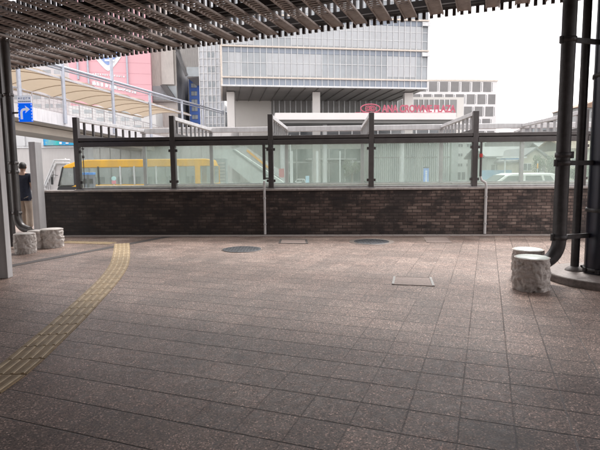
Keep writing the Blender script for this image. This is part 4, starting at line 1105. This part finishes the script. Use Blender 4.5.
# banner
BN = thing('banner', f8.p(s8(61), -0.4, zA_), 'blue and green picture banner with white lines, on the grey building at left', 'banner')
def banner_material():
    m, nt, b = nodes('banner_print')
    tc = N(nt, 'ShaderNodeTexCoord'); sx = N(nt, 'ShaderNodeSeparateXYZ'); L(nt, tc.outputs['Object'], sx.inputs[0])
    n1 = N(nt, 'ShaderNodeTexNoise', Scale=0.9, Detail=5.0); L(nt, tc.outputs['Object'], n1.inputs[0])
    u = mth(nt, 'ADD', mth(nt, 'MULTIPLY_ADD', sx.outputs[0], 0.22, 0.5), mth(nt, 'MULTIPLY', mth(nt, 'SUBTRACT', n1.outputs[0], 0.5), 0.3))
    c = ramp(nt, u, [(0.0, (0.02, 0.25, 0.68)), (0.14, (0.03, 0.35, 0.7)), (0.24, (0.16, 0.45, 0.5)), (0.36, (0.12, 0.42, 0.52)), (0.48, (0.03, 0.48, 0.45)), (0.62, (0.02, 0.30, 0.66)), (1.0, (0.02, 0.40, 0.66))])
    n2 = N(nt, 'ShaderNodeTexNoise', Scale=4.0, Detail=6.0); L(nt, tc.outputs['Object'], n2.inputs[0])
    L(nt, mixc(nt, ramp(nt, n2.outputs[0], [(0.58, 0.0), (0.7, 0.5)]), c, (0.45, 0.6, 0.35)), b.inputs['Base Color']); b.inputs['Roughness'].default_value = 0.6
    return m
q = MB(); f8.box(q, s8(47), s8(77), -0.45, -0.40, Zh(60, 145.4, 62), Zh(60, 134.8, 62)); q.build('sheet', banner_material(), BN)
q = MB(); random.seed(4)
for k in range(9): q.box(f8.p(s8(63)+k*0.19, -0.47, Zh(60, 137.4, 62)), (0.12, 0.03, 0.14*random.uniform(.6, 1.1)), f8.M)
for k in range(14): q.box(f8.p(s8(63)+k*0.125, -0.47, Zh(60, 140, 62)), (0.07, 0.03, 0.09), f8.M)
q.box(f8.p(s8(64), -0.47, Zh(60, 143.2, 62)), (0.3, 0.03, 0.25), f8.M); q.box(f8.p(s8(70.5), -0.47, Zh(60, 143.4, 62)), (0.35, 0.03, 0.16), f8.M)
q.build('white_lettering', white, BN)
q = MB()
for px in (46.6, 77.3): f8.box(q, s8(px)-0.06, s8(px)+0.06, -0.5, -0.02, Zh(60, 146, 62), Zh(60, 134, 62))
q.build('frame', mull, BN)

# white slanted stair rail left of the bus
Y = 33
t = thing('stair_rail', (X(50, Y), Y, GZ), 'white slanted stair balustrade behind the front of the yellow bus', 'railing')
for o in (0, 3.2): MB().tube([A(44+o*0.5, 186, Y), A(54.5+o*0.5, 160+o, Y), A(70, 160+o, Y)], 0.06, 8).build('handrail', mull, t)
MB().tube([A(45, 174, Y)+Vector((0, 1.4, 0)), A(55.5, 158, Y)+Vector((0, 1.4, 0))], 0.05, 8).build('handrail', mull, t)
MB().prism([A(44, 188, Y+.1), A(54.5, 164, Y+.1), A(66, 164, Y+.1), A(66, 192, Y+.1), A(44, 192, Y+.1)], (0, 0.1, 0)).build('panel', mat('stair_panel', (0.55, 0.53, 0.53), 0.6), t)
q = MB()
for k in range(6): p = A(45+k*1.7, 183-k*4.2, Y); q.tube([p, p-Vector((0, 0, 1.0))], 0.03, 6)
q.build('balusters', mull, t)
# red car far left
def car(px0, px1, Y, z_roof, col, name, label, flip=False, mtn=None, kind='hatch'):
    x0, x1 = X(px0, Y), X(px1, Y); Lc = x1-x0; H = z_roof-GZ; W_ = 1.7
    t = thing(name, ((x0+x1)/2, Y+W_/2, GZ), label, 'car')
    body = mat(mtn, col, 0.25, 0.2, scale=1, var=0.05)
    def pt(u_, z_): 
        u_ = 1-u_ if flip else u_
        return Vector((x0+u_*Lc, Y, GZ+z_*H))
    lo = [(0.01, .20), (0.0, .38), (0.02, .50), (0.14, .60), (0.27, .645), (0.97, .645), (1.0, .52), (0.995, .22)]
    MB().prism([pt(*p) for p in lo], (0, W_, 0)).build('body', body, t, bevel=0.05)
    cabn = [(0.235, .64), (0.40, .95), (0.47, 1.0), (0.86, 1.0), (0.91, .97), (0.975, .64)]
    MB().prism([pt(*p)+Vector((0, 0.12, 0)) for p in cabn], (0, W_-0.24, 0)).build('cabin', body, t, bevel=0.06)
    for y in (0.105, W_-0.125):
        for wn_ in ([(0.30, .665), (0.42, .92), (0.575, .93), (0.575, .665)], [(0.60, .665), (0.60, .93), (0.76, .93), (0.79, .665)], [(0.815, .665), (0.785, .93), (0.855, .92), (0.925, .68)]):
            MB().prism([pt(*p)+Vector((0, y, 0)) for p in wn_], (0, 0.02, 0)).build('window', mat('car_glass', (0.07, 0.09, 0.09), 0.1, spec=0.8), t)
    MB().prism([pt(*p)+Vector((0, 0.2, 0)) for p in ((0.25, .67), (0.395, .93), (0.385, .95), (0.235, .68))], (0, W_-0.4, 0)).build('windscreen', mat('car_glass', None), t)
    for u_ in (0.18, 0.82):
        for y in (0.06, W_-0.06):
            c_ = pt(u_, 0); c_ = Vector((c_.x, Y+y, GZ+0.31)); w = MB().tube([c_-Vector((0, 0.1, 0)), c_+Vector((0, 0.1, 0))], 0.31, 24).build('wheel', tyr, t)
            MB().tube([c_-Vector((0, 0.112, 0)), c_+Vector((0, 0.112, 0))], 0.19, 16).build('rim', chrome, w)
    for y in (0.25, W_-0.25): MB().box(pt(0.03, .47)+Vector((0, y, 0)), (0.14, 0.32, 0.13)).build('headlight', chrome, t, bevel=0.02)
    for y in (0.2, W_-0.2): MB().box(pt(0.985, .55)+Vector((0, y, 0)), (0.07, 0.2, 0.25)).build('tail_light', red, t, bevel=0.01)
    MB().box(pt(0.33, .68)+Vector((0, -0.08, 0)), (0.12, 0.14, 0.12)).build('mirror', body, t, bevel=0.02)
    return t
car(469, 566, 23.5, Zh(525, 173.2, 23.5), (0.72, 0.73, 0.72), 'parked_car', 'white estate car parked beyond the right part of the glass screens', mtn='car_white')
car(19, 36, 62, Zh(30, 172.0, 62), (0.5, 0.05, 0.05), 'parked_car', 'small red car far away behind the walking person', mtn='car_red')

# ------------------------------------------------------------------ right side, behind the glass
apt = mat('apartment_white', (0.60, 0.61, 0.60), 0.7, scale=0.3, var=0.08, streak=0.1)
AP, f9 = building('apartment_block', 450, 484, 74, Zh(465, 133.5, 74), 9, apt, 'white apartment block with small grey windows right of the hotel front')
def s9(px): return (Vector((X(px, 74), 74, 0))-f9.a).dot(f9.u)
windows(AP, f9, [s9(460), s9(468.5), s9(477)], [Zh(460, y, 74) for y in (145.5, 155, 165, 137.5)], 0.62, 0.42, wgl, frame=mull)
windows(AP, f9, [s9(459), s9(463.5), s9(472)], [Zh(460, 176, 74)], 0.5, 1.1, wgl)
q = MB(); f9.box(q, 0, 1.0, -0.5, -0.01, GZ, Zh(465, 134.5, 74)); q.build('corner_bay', mat('bay_grey', (0.42, 0.44, 0.44), 0.6), AP)
# pale louvred facade left of it
LF, f10 = building('louvred_front', 374, 449, 70, Zh(400, 142, 70), 4, mat('louvre_pale', (0.55, 0.60, 0.58), 0.5, scale=0.4, var=0.1), 'pale street-level building front of closely spaced vertical fins')
for k in range(38):
    s_ = 0.2+k*(f10.L-0.4)/37; q = MB(); f10.box(q, s_-0.05, s_+0.05, -0.25, -0.01, GZ+0.2, Zh(400, 143, 70)-(0 if k % 7 else 0.3)); q.build('fin', blind, LF)
q = MB(); f10.box(q, 0, f10.L, -0.32, -0.26, Zh(400, 158, 70), Zh(400, 157, 70)); q.build('cross_rail', gre, LF)
q = MB(); f10.box(q, 0, f10.L, -0.4, 0.0, Zh(400, 142, 70), Zh(400, 140.6, 70)); q.build('cornice', gre, LF)
# hedge
def leafcloud(name, pts_fn, n, size, mt, parent=None, seed=1):
    random.seed(seed); q = MB()
    for _ in range(n):
        p = pts_fn(); a = Vector((random.gauss(0, 1), random.gauss(0, 1), random.gauss(0, 1))).normalized(); b_ = a.orthogonal().normalized(); c_ = a.cross(b_)
        s_ = size*random.uniform(.6, 1.3); q.add([p-b_*s_, p+c_*s_*.5, p+b_*s_, p-c_*s_*.5], [(0, 1, 2, 3)])
    return q.build(name, mt, parent, fix=False)
leaf = mat('hedge_green', (0.13, 0.19, 0.045), 0.7, scale=2, var=0.4)
leafd = mat('tree_green', (0.05, 0.09, 0.03), 0.7, scale=2, var=0.4)
YH = 46
for a_, b2, lab in ((341, 369, 'low green clipped hedge in front of the hotel lobby'), (374, 443, 'longer low green hedge in front of the pale finned facade')):
    xa_, xb_ = X(a_, YH), X(b2, YH); zt_ = Zh(400, 182.2, YH)
    t = thing('hedge', ((xa_+xb_)/2, YH, GZ), lab, 'hedge')
    leafcloud('foliage', lambda: Vector((random.uniform(xa_, xb_), YH+random.uniform(-.5, .5), random.uniform(GZ+0.1, zt_-0.05)+0.1*random.random())), int(900*(xb_-xa_)/3), 0.06, leaf, t)
    MB().box(((xa_+xb_)/2, YH, (GZ+zt_-0.15)/2), (xb_-xa_-0.1, 0.7, zt_-0.15-GZ)).build('twigs', mat('twig_core', (0.05, 0.06, 0.025), 0.9, var=0.4), t)
# blue upright sign
Y = 34; x0, x1 = X(423.6, Y), X(428.6, Y); za, zb_ = Zh(426, 168, Y), GZ
t = thing('pillar_sign', ((x0+x1)/2, Y, GZ), 'narrow upright blue pillar sign with a white strip and dark cap', 'sign')
MB().box(((x0+x1)/2, Y, (za+zb_)/2), (x1-x0, 0.12, za-zb_)).build('panel', mat('pillar_blue', (0.14, 0.30, 0.72), 0.5), t, bevel=0.01)
MB().box(((x0+x1)/2, Y, za+0.03), (x1-x0+0.04, 0.16, 0.07)).build('cap', blk, t)
q = MB()
for k in range(6): q.box(((x0+x1)/2, Y-0.063, za-0.22-k*0.13), (0.12, 0.01, 0.085))
q.build('lettering', white, t)
# small items behind middle panes
def people(px, Y, top_py, shirt, trou, label, facing_=0, h=None): pass
t = thing('street_lamp', (X(290, 40), 40, GZ), 'pale street pole with a small red and white sign behind the middle screen', 'pole')
MB().tube([(X(290.5, 40), 40, GZ), (X(290.5, 40), 40, Zh(290, 135, 40))], 0.05, 10).build('pole', mull, t)
MB().box((X(281.5, 40), 40, Zh(281, 173, 40)), (0.42, 0.05, 0.7)).build('notice_plate', mat('notice_red', (0.5, 0.12, 0.14), 0.6), t)
MB().box((X(286, 40), 40, Zh(281, 173, 40)), (0.75, 0.03, 0.04)).build('bracket', mull, t)
for px, w, lab in ((291.8, 2.4, 'left slim pale column in front of the hotel lobby'), (317.2, 2.4, 'middle slim pale column in front of the hotel lobby'), (340, 1.2, 'thinnest pale pole in front of the hotel lobby')):
    Y = 52; t = thing('pale_column', (X(px, Y), Y, GZ), lab, 'column')
    MB().tube([(X(px, Y), Y, GZ), (X(px, Y), Y, Zh(px, 151, Y))], w/2*Y/503, 16).build('shaft', blind, t)
    MB().lathe([(0.001, 0.0), (0.35, 0.0), (0.35, -0.38)], (X(px, Y), Y, 0), 20).build('base', gre, t)
# white van-like parked vehicle shapes near the lobby: one light blue person-sized board
t = thing('advert_board', (X(307.3, 30), 30, GZ), 'small pale blue standing board in front of the lobby', 'sign')
MB().box((X(307.3, 30), 30, (Zh(307, 176, 30)+GZ)/2), (0.22, 0.08, Zh(307, 176, 30)-GZ)).build('board', mat('board_blue', (0.35, 0.60, 0.78), 0.5), t, bevel=0.02)
MB().box((X(307.3, 30), 30, GZ+0.03), (0.35, 0.35, 0.06)).build('foot', gre, t)
car(291, 306, 56, Zh(298, 179, 56), (0.6, 0.62, 0.62), 'parked_car', 'far white car in front of the hotel lobby', mtn='car_pale')
car(262, 279, 52, Zh(270, 181.0, 52), (0.2, 0.3, 0.33), 'parked_car', 'dark teal car beyond the foot of the escalator', mtn='car_teal', flip=True)

# houses on the right
roofm = mat('roof_tiles', (0.15, 0.15, 0.165), 0.6, scale=1, var=0.2)
def house(px0, px1, Y, ze, zr, depth, wallm, rmat, label, ridge='x', wins=(), over=0.4):
    a, b_ = facing(px0, px1, Y); f = Frame(a, b_); t = thing('house', (a.x, a.y, GZ), label, 'house')
    q = MB(); f.box(q, 0, f.L, 0, depth, GZ, ze)
    if ridge == 'y': q.prism([f.p(0, 0, ze), f.p(f.L, 0, ze), f.p(f.L/2, 0, zr)], f.n*depth)
    q.build('wall', wallm, t)
    q = MB()
    if ridge == 'x':
        q.prism([f.p(-over, -over, ze), f.p(-over, depth/2, zr), f.p(-over, depth+over, ze), f.p(-over, depth/2, zr-0.001+0.18)], f.u*(f.L+2*over)) if False else None
        for s_ in (-1, 1):
            d0 = -over if s_ < 0 else depth+over
            q.prism([f.p(-over, d0, ze), f.p(-over, depth/2, zr), f.p(-over, depth/2, zr+0.2), f.p(-over, d0, ze+0.2)], f.u*(f.L+2*over))
    else:
        for a_, c2 in ((-over, f.L/2), (f.L+over, f.L/2)):
            zz = ze-over*0.4
            q.prism([f.p(a_, -over, zz), f.p(c2, -over, zr), f.p(c2, -over, zr+0.2), f.p(a_, -over, zz+0.2)], f.n*(depth+2*over))
    q.build('roof', rmat, t)
    for (px, py, w, h) in wins:
        s_ = (Vector((X(px, Y), Y, 0))-f.a).dot(f.u); z = Zh(px, py, Y)
        q = MB(); f.box(q, s_-w/2, s_+w/2, -0.04, 0.05, z-h/2, z+h/2); o = q.build('window', wgl, t)
        q = MB(); f.box(q, s_-w/2-.06, s_+w/2+.06, -0.09, -0.045, z-h/2-.06, z-h/2); f.box(q, s_-w/2-.06, s_+w/2+.06, -0.09, -0.045, z+h/2, z+h/2+.06); f.box(q, s_-.03, s_+.03, -0.08, -0.045, z-h/2, z+h/2)
        q.build('frame', mull, o)
    return t
hw1 = mat('house_cream', (0.50, 0.46, 0.38), 0.8, scale=0.5, var=0.1, streak=0.1); hw2 = mat('house_grey', (0.40, 0.41, 0.41), 0.8, scale=0.5, var=0.1, streak=0.1)
house(487, 529, 60, Zh(500, 158, 60), Zh(500, 147, 60), 7, hw2, roofm, 'grey house with a dark tiled roof behind the bus shelter', 'x', [(495, 168, .9, .8), (503, 168, .9, .8), (517, 168, 1.2, .9)])
house(519, 549, 54, Zh(530, 161, 54), Zh(530, 149, 54), 7, hw1, roofm, 'cream gabled house right of the grey house', 'y', [(527, 167, .8, .7), (541, 168, .9, .8)])
house(545, 566, 66, Zh(550, 152, 66), Zh(550, 143, 66), 6, mat('house_white', (0.6, 0.6, 0.57), 0.8), roofm, 'tall white house beside the dark downpipe', 'x', [(551, 160, .9, .8), (559, 160, .9, .8), (551, 171, .9, .8)])
house(566, 612, 58, Zh(580, 150, 58), Zh(580, 138, 58), 7, hw1, mat('roof_brown', (0.26, 0.17, 0.12), 0.7), 'cream house with brown roof at the right edge behind the column', 'x', [(575, 162, .9, .8)])
# large hall with long sloping roof
Y = 96
t = thing('sloped_hall', (X(540, Y), Y, GZ), 'long grey hall whose roof line rises to the right beyond the screens', 'building')
pts = [A(514, 140, Y), A(514, 132.5, Y), A(524, 128, Y), A(556, 118.5, Y), A(600, 105, Y), A(640, 92, Y), A(640, 140, Y)]
bot = Vector((0, 0, 0))
pp2 = [Vector((pts[0].x, Y, GZ))]+pts[1:-1]+[Vector((pts[-1].x, Y, GZ))]
MB().prism(pp2, (0, 14, 0)).build('wall', mat('hall_grey', (0.34, 0.33, 0.34), 0.7, scale=0.2, var=0.15), t)
q = MB()
for a_, b2 in zip(pts[1:-2], pts[2:-1]): q.bar(a_+Vector((0, -0.3, 0.12)), b2+Vector((0, -0.3, 0.12)), 0.8, 0.35)
q.build('roof_edge', mat('roof_edge_pale', (0.5, 0.48, 0.48), 0.6), t)
for k in range(9):
    px = 535+k*9; py = 129-(px-535)*0.27+1; q = MB(); c_ = A(px, py, Y-0.1); q.box(c_, (1.0, 0.15, 0.9)); q.build('window', wpale, t)
Y = 88; x0, x1 = X(573, Y), X(640, Y)
t = thing('brown_roof_building', (x0, Y, GZ), 'grey building with a low brown roof seen between the downpipe and the column', 'building')
zt = Zh(580, 108, Y)
MB().box(((x0+x1)/2, Y+4, (zt+GZ)/2), (x1-x0, 8, zt-GZ)).build('wall', hw2, t)
MB().prism([Vector((x0-.6, Y-.6, zt)), Vector((x1+1, Y-.6, zt)), Vector((x1-1, Y-.6, zt+2.6)), Vector((x0+5, Y-.6, zt+1.7))], (0, 9, 0)).build('roof', mat('roof_brown', None), t)
for k in range(4):
    for z_ in (zt-1.2, zt-3.6): MB().box((x0+1.2+k*2, Y-0.03, z_), (1.1, 0.06, 1.0)).build('window', wgl, t)
# blue-roofed bus shelter
Y = 40; x0, x1 = X(499, Y), X(523, Y); zt = Zh(510, 157.6, Y)
t = thing('bus_shelter', ((x0+x1)/2, Y, GZ), 'small bus shelter with a thin blue and white roof on one pole', 'bus shelter')
MB().box(((x0+x1)/2, Y, zt), (x1-x0, 1.2, 0.10)).build('roof', blind, t)
MB().box(((x0+x1)/2-.05, Y-0.02, zt-0.10), (0.65*(x1-x0), 1.0, 0.09)).build('roof_underside', mat('shelter_blue', (0.15, 0.35, 0.65), 0.5), t)
MB().tube([(X(504.8, Y), Y, GZ), (X(504.8, Y), Y, zt-0.1)], 0.06, 12).build('post', mull, t)
MB().box((X(496, Y+1), Y+1, GZ+1.35), (2.4, 0.4, 0.75)).build('bench_screen', mat('screen_blue', (0.18, 0.34, 0.5), 0.5), t)
Y = 48; t = thing('traffic_cone', (X(537.5, Y), Y, 0), 'orange yellow marker post near the cream house', 'marker')
MB().tube([(X(537.5, Y), Y, GZ), (X(537.5, Y), Y, Zh(537, 161, Y))], 0.035, 8).build('pole', mull, t)
MB().lathe([(0.001, 0.5), (0.04, 0.48), (0.08, 0.0), (0.001, 0.0)], (X(537.5, Y), Y, Zh(537, 168.5, Y)), 14).build('marker_body', mat('handrail_orange', None), t)
# roadside trees
bark = mat('bark', (0.12, 0.095, 0.075), 0.9, scale=5, var=0.3)
def tree(px, Y, top_py, rad, label, seed):
    x = X(px, Y); zt = Zh(px, top_py, Y); t = thing('tree', (x, Y, GZ), label, 'tree'); H = zt-GZ
    random.seed(seed); q = MB(); base = Vector((x, Y, GZ)); fork = base+Vector((0, 0, H*0.38))
    q.tube([base, fork, fork+Vector((0.05, 0, H*0.3))], [0.11, 0.08, 0.03], 10)
    tips = []
    for k in range(7):
        a_ = k*0.9+random.random(); tip = fork+Vector((math.cos(a_)*rad*0.6, math.sin(a_)*rad*0.6, H*(0.12+0.3*random.random()))); q.tube([fork+Vector((0, 0, H*0.05*k/7)), (fork+tip)/2+Vector((0, 0, 0.1)), tip], [0.045, 0.03, 0.012], 6); tips.append(tip)
    q.build('trunk', bark, t)
    cl = [(tp+Vector((random.gauss(0, rad*.2), random.gauss(0, rad*.2), random.gauss(0.1, rad*.25))), rad*random.uniform(.25, .5)) for tp in tips for _ in range(3)]
    def pf():
        c_, r_ = random.choice(cl); v = Vector((random.gauss(0, 1), random.gauss(0, 1), random.gauss(0, 1))).normalized()*r_*random.uniform(.5, 1); return c_+v
    leafcloud('crown', pf, 2600, 0.085, leafd, t, seed)
tree(352, 58, 160, 0.9, 'small young tree before the lobby glass', 3)
tree(548, 50, 158, 1.3, 'bushy tree behind the white estate car', 5)
tree(580, 44, 167, 1.0, 'low green shrub-like tree between the downpipe and the column', 6)

# ------------------------------------------------------------------ person walking away at left
def person(px, Y, h, label):
    x = A(px, 200, Y).x; b0 = Vector((x, Y, 0)); t = thing('person', b0, label, 'person'); k = h/1.72
    skin = mat('skin', (0.42, 0.27, 0.20), 0.55, var=0.06); hair = mat('hair_black', (0.018, 0.015, 0.014), 0.6, scale=30, var=0.3)
    navyc = mat('shirt_navy', (0.018, 0.024, 0.045), 0.85, scale=12, var=0.25, bump=0.2, bscale=25); beige = mat('trousers_beige', (0.42, 0.36, 0.30), 0.85, scale=8, var=0.15, bump=0.25, bscale=18)
    shoe = mat('shoe_dark', (0.05, 0.05, 0.05), 0.6)
    def skinmesh(name, verts, edges, radii, mt, sub=2, root=0):
        me = bpy.data.meshes.new(name); me.from_pydata([Vector(v)*k for v in verts], edges, []); o = bpy.data.objects.new(name, me); C.objects.link(o)
        o.modifiers.new('s', 'SKIN'); 
        for i, r in enumerate(radii):
            d = me.skin_vertices[0].data[i]; d.radius = (r[0]*k, r[1]*k) if isinstance(r, tuple) else (r*k, r*k); d.use_root = (i == root)
        s = o.modifiers.new('u', 'SUBSURF'); s.levels = s.render_levels = sub
        bpy.context.view_layer.update()
        m2 = bpy.data.meshes.new_from_object(o.evaluated_get(bpy.context.evaluated_depsgraph_get())); bpy.data.objects.remove(o)
        for p in m2.polygons: p.use_smooth = True
        m2.materials.clear(); m2.materials.append(mt)
        r_ = bpy.data.objects.new(name, m2); C.objects.link(r_); r_.parent = t; return r_
    # back to the camera (camera is at -y): faces +y, mid stride
    V = [(0, 0, .97), (0, .0, 1.10), (0, .0, 1.28), (0, 0, 1.40), (0, 0.0, 1.475), (0, .02, 1.54), (0, .02, 1.62), (0, .015, 1.675),
         (.17, 0, 1.385), (.215, -.02, 1.12), (.215, .05, .89), (-.17, 0, 1.385), (-.215, .01, 1.12), (-.205, .08, .89),
         (.085, 0, .80), (.095, .03, .50), (.10, -.02, .08), (.10, .10, .04), (-.085, 0, .80), (-.095, .07, .50), (-.10, .10, .08), (-.10, .22, .04)]
    E = [(0, 1), (1, 2), (2, 3), (3, 4), (4, 5), (5, 6), (6, 7), (3, 8), (8, 9), (9, 10), (3, 11), (11, 12), (12, 13), (0, 14), (14, 15), (15, 16), (16, 17), (0, 18), (18, 19), (19, 20), (20, 21)]
    Rr = [(.115, .09), (.13, .095), (.155, .10), (.12, .08), .052, (.066, .078), (.080, .095), (.06, .07), .055, .042, .030, .055, .042, .030, .082, .058, .04, .035, .082, .058, .04, .035]
    for sgn, wi in ((1, 10), (-1, 13)):
        wx, wy, wz = V[wi]; pi_ = len(V); V.append((wx, wy+0.012, wz-0.07)); E.append((wi, pi_)); Rr.append((.016, .036))
        for fi in range(4):
            yo = -0.03+0.02*fi; ln = (.062, .078, .082, .070)[fi]
            a_ = len(V); V += [(wx, wy+0.012+yo, wz-0.105), (wx-sgn*.008, wy+0.016+yo, wz-.105-ln*.5), (wx-sgn*.022, wy+0.018+yo, wz-.105-ln)]; E += [(pi_, a_), (a_, a_+1), (a_+1, a_+2)]; Rr += [.009, .0085, .007]
        a_ = len(V); V += [(wx-sgn*.005, wy+.048, wz-.05), (wx-sgn*.015, wy+.062, wz-.09)]; E += [(pi_, a_), (a_, a_+1)]; Rr += [.011, .009]
    skinmesh('body', V, E, Rr, skin)
    # T-shirt
    V = [(0, 0, .93), (0, 0, 1.10), (0, 0, 1.28), (0, 0, 1.395), (0, 0.0, 1.43), (.175, 0, 1.39), (.222, -.01, 1.20), (-.175, 0, 1.39), (-.222, .005, 1.20), (0, 0, .84)]
    E = [(9, 0), (0, 1), (1, 2), (2, 3), (3, 4), (3, 5), (5, 6), (3, 7), (7, 8)]
    skinmesh('shirt', V, E, [(.175, .13), (.165, .125), (.18, .125), (.15, .10), (.075, .07), .078, .068, .078, .068, (.185, .14)], navyc)
    V = [(0, 0, .93), (.085, 0, .80), (.10, .03, .50), (.105, -.02, .10), (-.085, 0, .80), (-.10, .07, .50), (-.105, .10, .10)]
    skinmesh('trousers', V, [(0, 1), (1, 2), (2, 3), (0, 4), (4, 5), (5, 6)], [(.125, .10), (.098, .11), (.082, .088), (.07, .078), (.098, .11), (.082, .088), (.07, .078)], beige)
    for sgn, yy in ((1, 0.0), (-1, 0.12)):
        skinmesh('shoe', [(sgn*.10, yy-.05, .045), (sgn*.10, yy+.06, .04), (sgn*.105, yy+.15, .03)], [(0, 1), (1, 2)], [(.045, .045), (.05, .04), (.04, .03)], shoe)
    # hair cap
    q = MB(); random.seed(2); prof = []
    n = 24; vs = []; m_ = 12
    for i in range(m_+1):
        ph = i/m_*math.pi*0.62
        for j in range(n):
            th = 2*math.pi*j/n; r_ = 1+0.035*noise.noise(Vector((math.cos(th)*3, math.sin(th)*3, i*.8)))
            front = 0.0 if math.sin(th) < 0.3 else (0.045*max(0, (ph-1.0)))
            vs.append(b0+Vector((0.088*math.sin(ph)*math.cos(th)*r_, 0.012+0.105*math.sin(ph)*math.sin(th)*r_-front, 1.605+0.118*math.cos(ph)*r_+front*1.5))*1.0)
    vs = [b0+(v-b0)*k for v in vs]
    q.add(vs, [(i*n+j, i*n+(j+1) % n, (i+1)*n+(j+1) % n, (i+1)*n+j) for i in range(m_) for j in range(n)], True); q.add(vs[-n:], [tuple(range(n))]); q.build('hair', hair, t)
    q = MB()
    for sgn in (-1, 1): q.tube([b0+Vector((sgn*.082, .012, 1.575))*k, b0+Vector((sgn*.094, .0, 1.60))*k, b0+Vector((sgn*.09, 0.0, 1.625))*k], [0.008, 0.014, 0.009], 8)
    q.build('ears', skin, t)
    q = MB(); q.tube([b0+Vector((0, .105, 1.60))*k, b0+Vector((0, .128, 1.572))*k], [0.009, 0.014], 8); q.build('nose', skin, t)
    return t
person(24.6, 12.5, 1.74, 'person seen from behind in navy T-shirt and beige trousers beside the left downpipe')

# ------------------------------------------------------------------ far city fill
random.seed(9)
far = [(225, 268, 110, 120, 'plain pale block behind the left hotel column'), (498, 530, 150, 139, 'distant low grey block right of the hotel tower'), (-160, -8, 90, 60, 'wide off white office block cut off by the left edge')]
for i, (a_, b2, Y, py, lab) in enumerate(far):
    tt, ff = building('office_block', a_, b2, Y, Zh((a_+b2)/2, py, Y), 10, mat('render_white', None) if i != 1 else hw2, lab)
    windows(tt, ff, [1.5+k*2.4 for k in range(int((ff.L-1)/2.4))], [4+3.2*k for k in range(int((Zh((a_+b2)/2, py, Y)-5)/3.2)+1)], 1.5, 1.1, wgl)

# ------------------------------------------------------------------ light
w = bpy.data.worlds.new('World'); S.world = w; w.use_nodes = True; nt = w.node_tree
bg = nt.nodes['Background']
sky = N(nt, 'ShaderNodeTexSky'); sky.sky_type = 'NISHITA'; sky.sun_disc = False
SUN_EL = R(60); SUN_ROT = R(28)
sky.sun_elevation = SUN_EL; sky.sun_rotation = SUN_ROT; sky.air_density = 1.0; sky.dust_density = 2.0
tc = N(nt, 'ShaderNodeTexCoord'); mp = N(nt, 'ShaderNodeMapping'); mp.inputs['Scale'].default_value = (1, 1, 3.5); L(nt, tc.outputs['Generated'], mp.inputs[0])
cn = N(nt, 'ShaderNodeTexNoise', Scale=1.9, Detail=7.0, Roughness=0.55); L(nt, mp.outputs[0], cn.inputs[0])
cl = mixc(nt, ramp(nt, cn.outputs[0], [(0.43, 0.0), (0.54, 1.0)]), (3.3, 3.15, 3.45), (11.8, 11.3, 11.0))
cx = mixc(nt, 0.93, sky.outputs[0], cl)
L(nt, cx, bg.inputs[0]); bg.inputs[1].default_value = 0.10
sun = bpy.data.lights.new('sun', 'SUN'); sun.energy = 1.5; sun.angle = R(12); sun.color = (1.0, 0.96, 0.92)
so = bpy.data.objects.new('sun', sun); C.objects.link(so)
d = Vector((math.sin(SUN_ROT)*math.cos(SUN_EL), math.cos(SUN_ROT)*math.cos(SUN_EL), math.sin(SUN_EL)))
so.rotation_euler = d.to_track_quat('Z', 'Y').to_euler()
S.view_settings.view_transform = 'Standard'; S.view_settings.look = 'None'; S.view_settings.gamma = 1.0; S.view_settings.use_curve_mapping = False
S.view_settings.exposure = 1.6
S.cycles.transparent_max_bounces = 24; S.cycles.max_bounces = 8; S.cycles.diffuse_bounces = 5
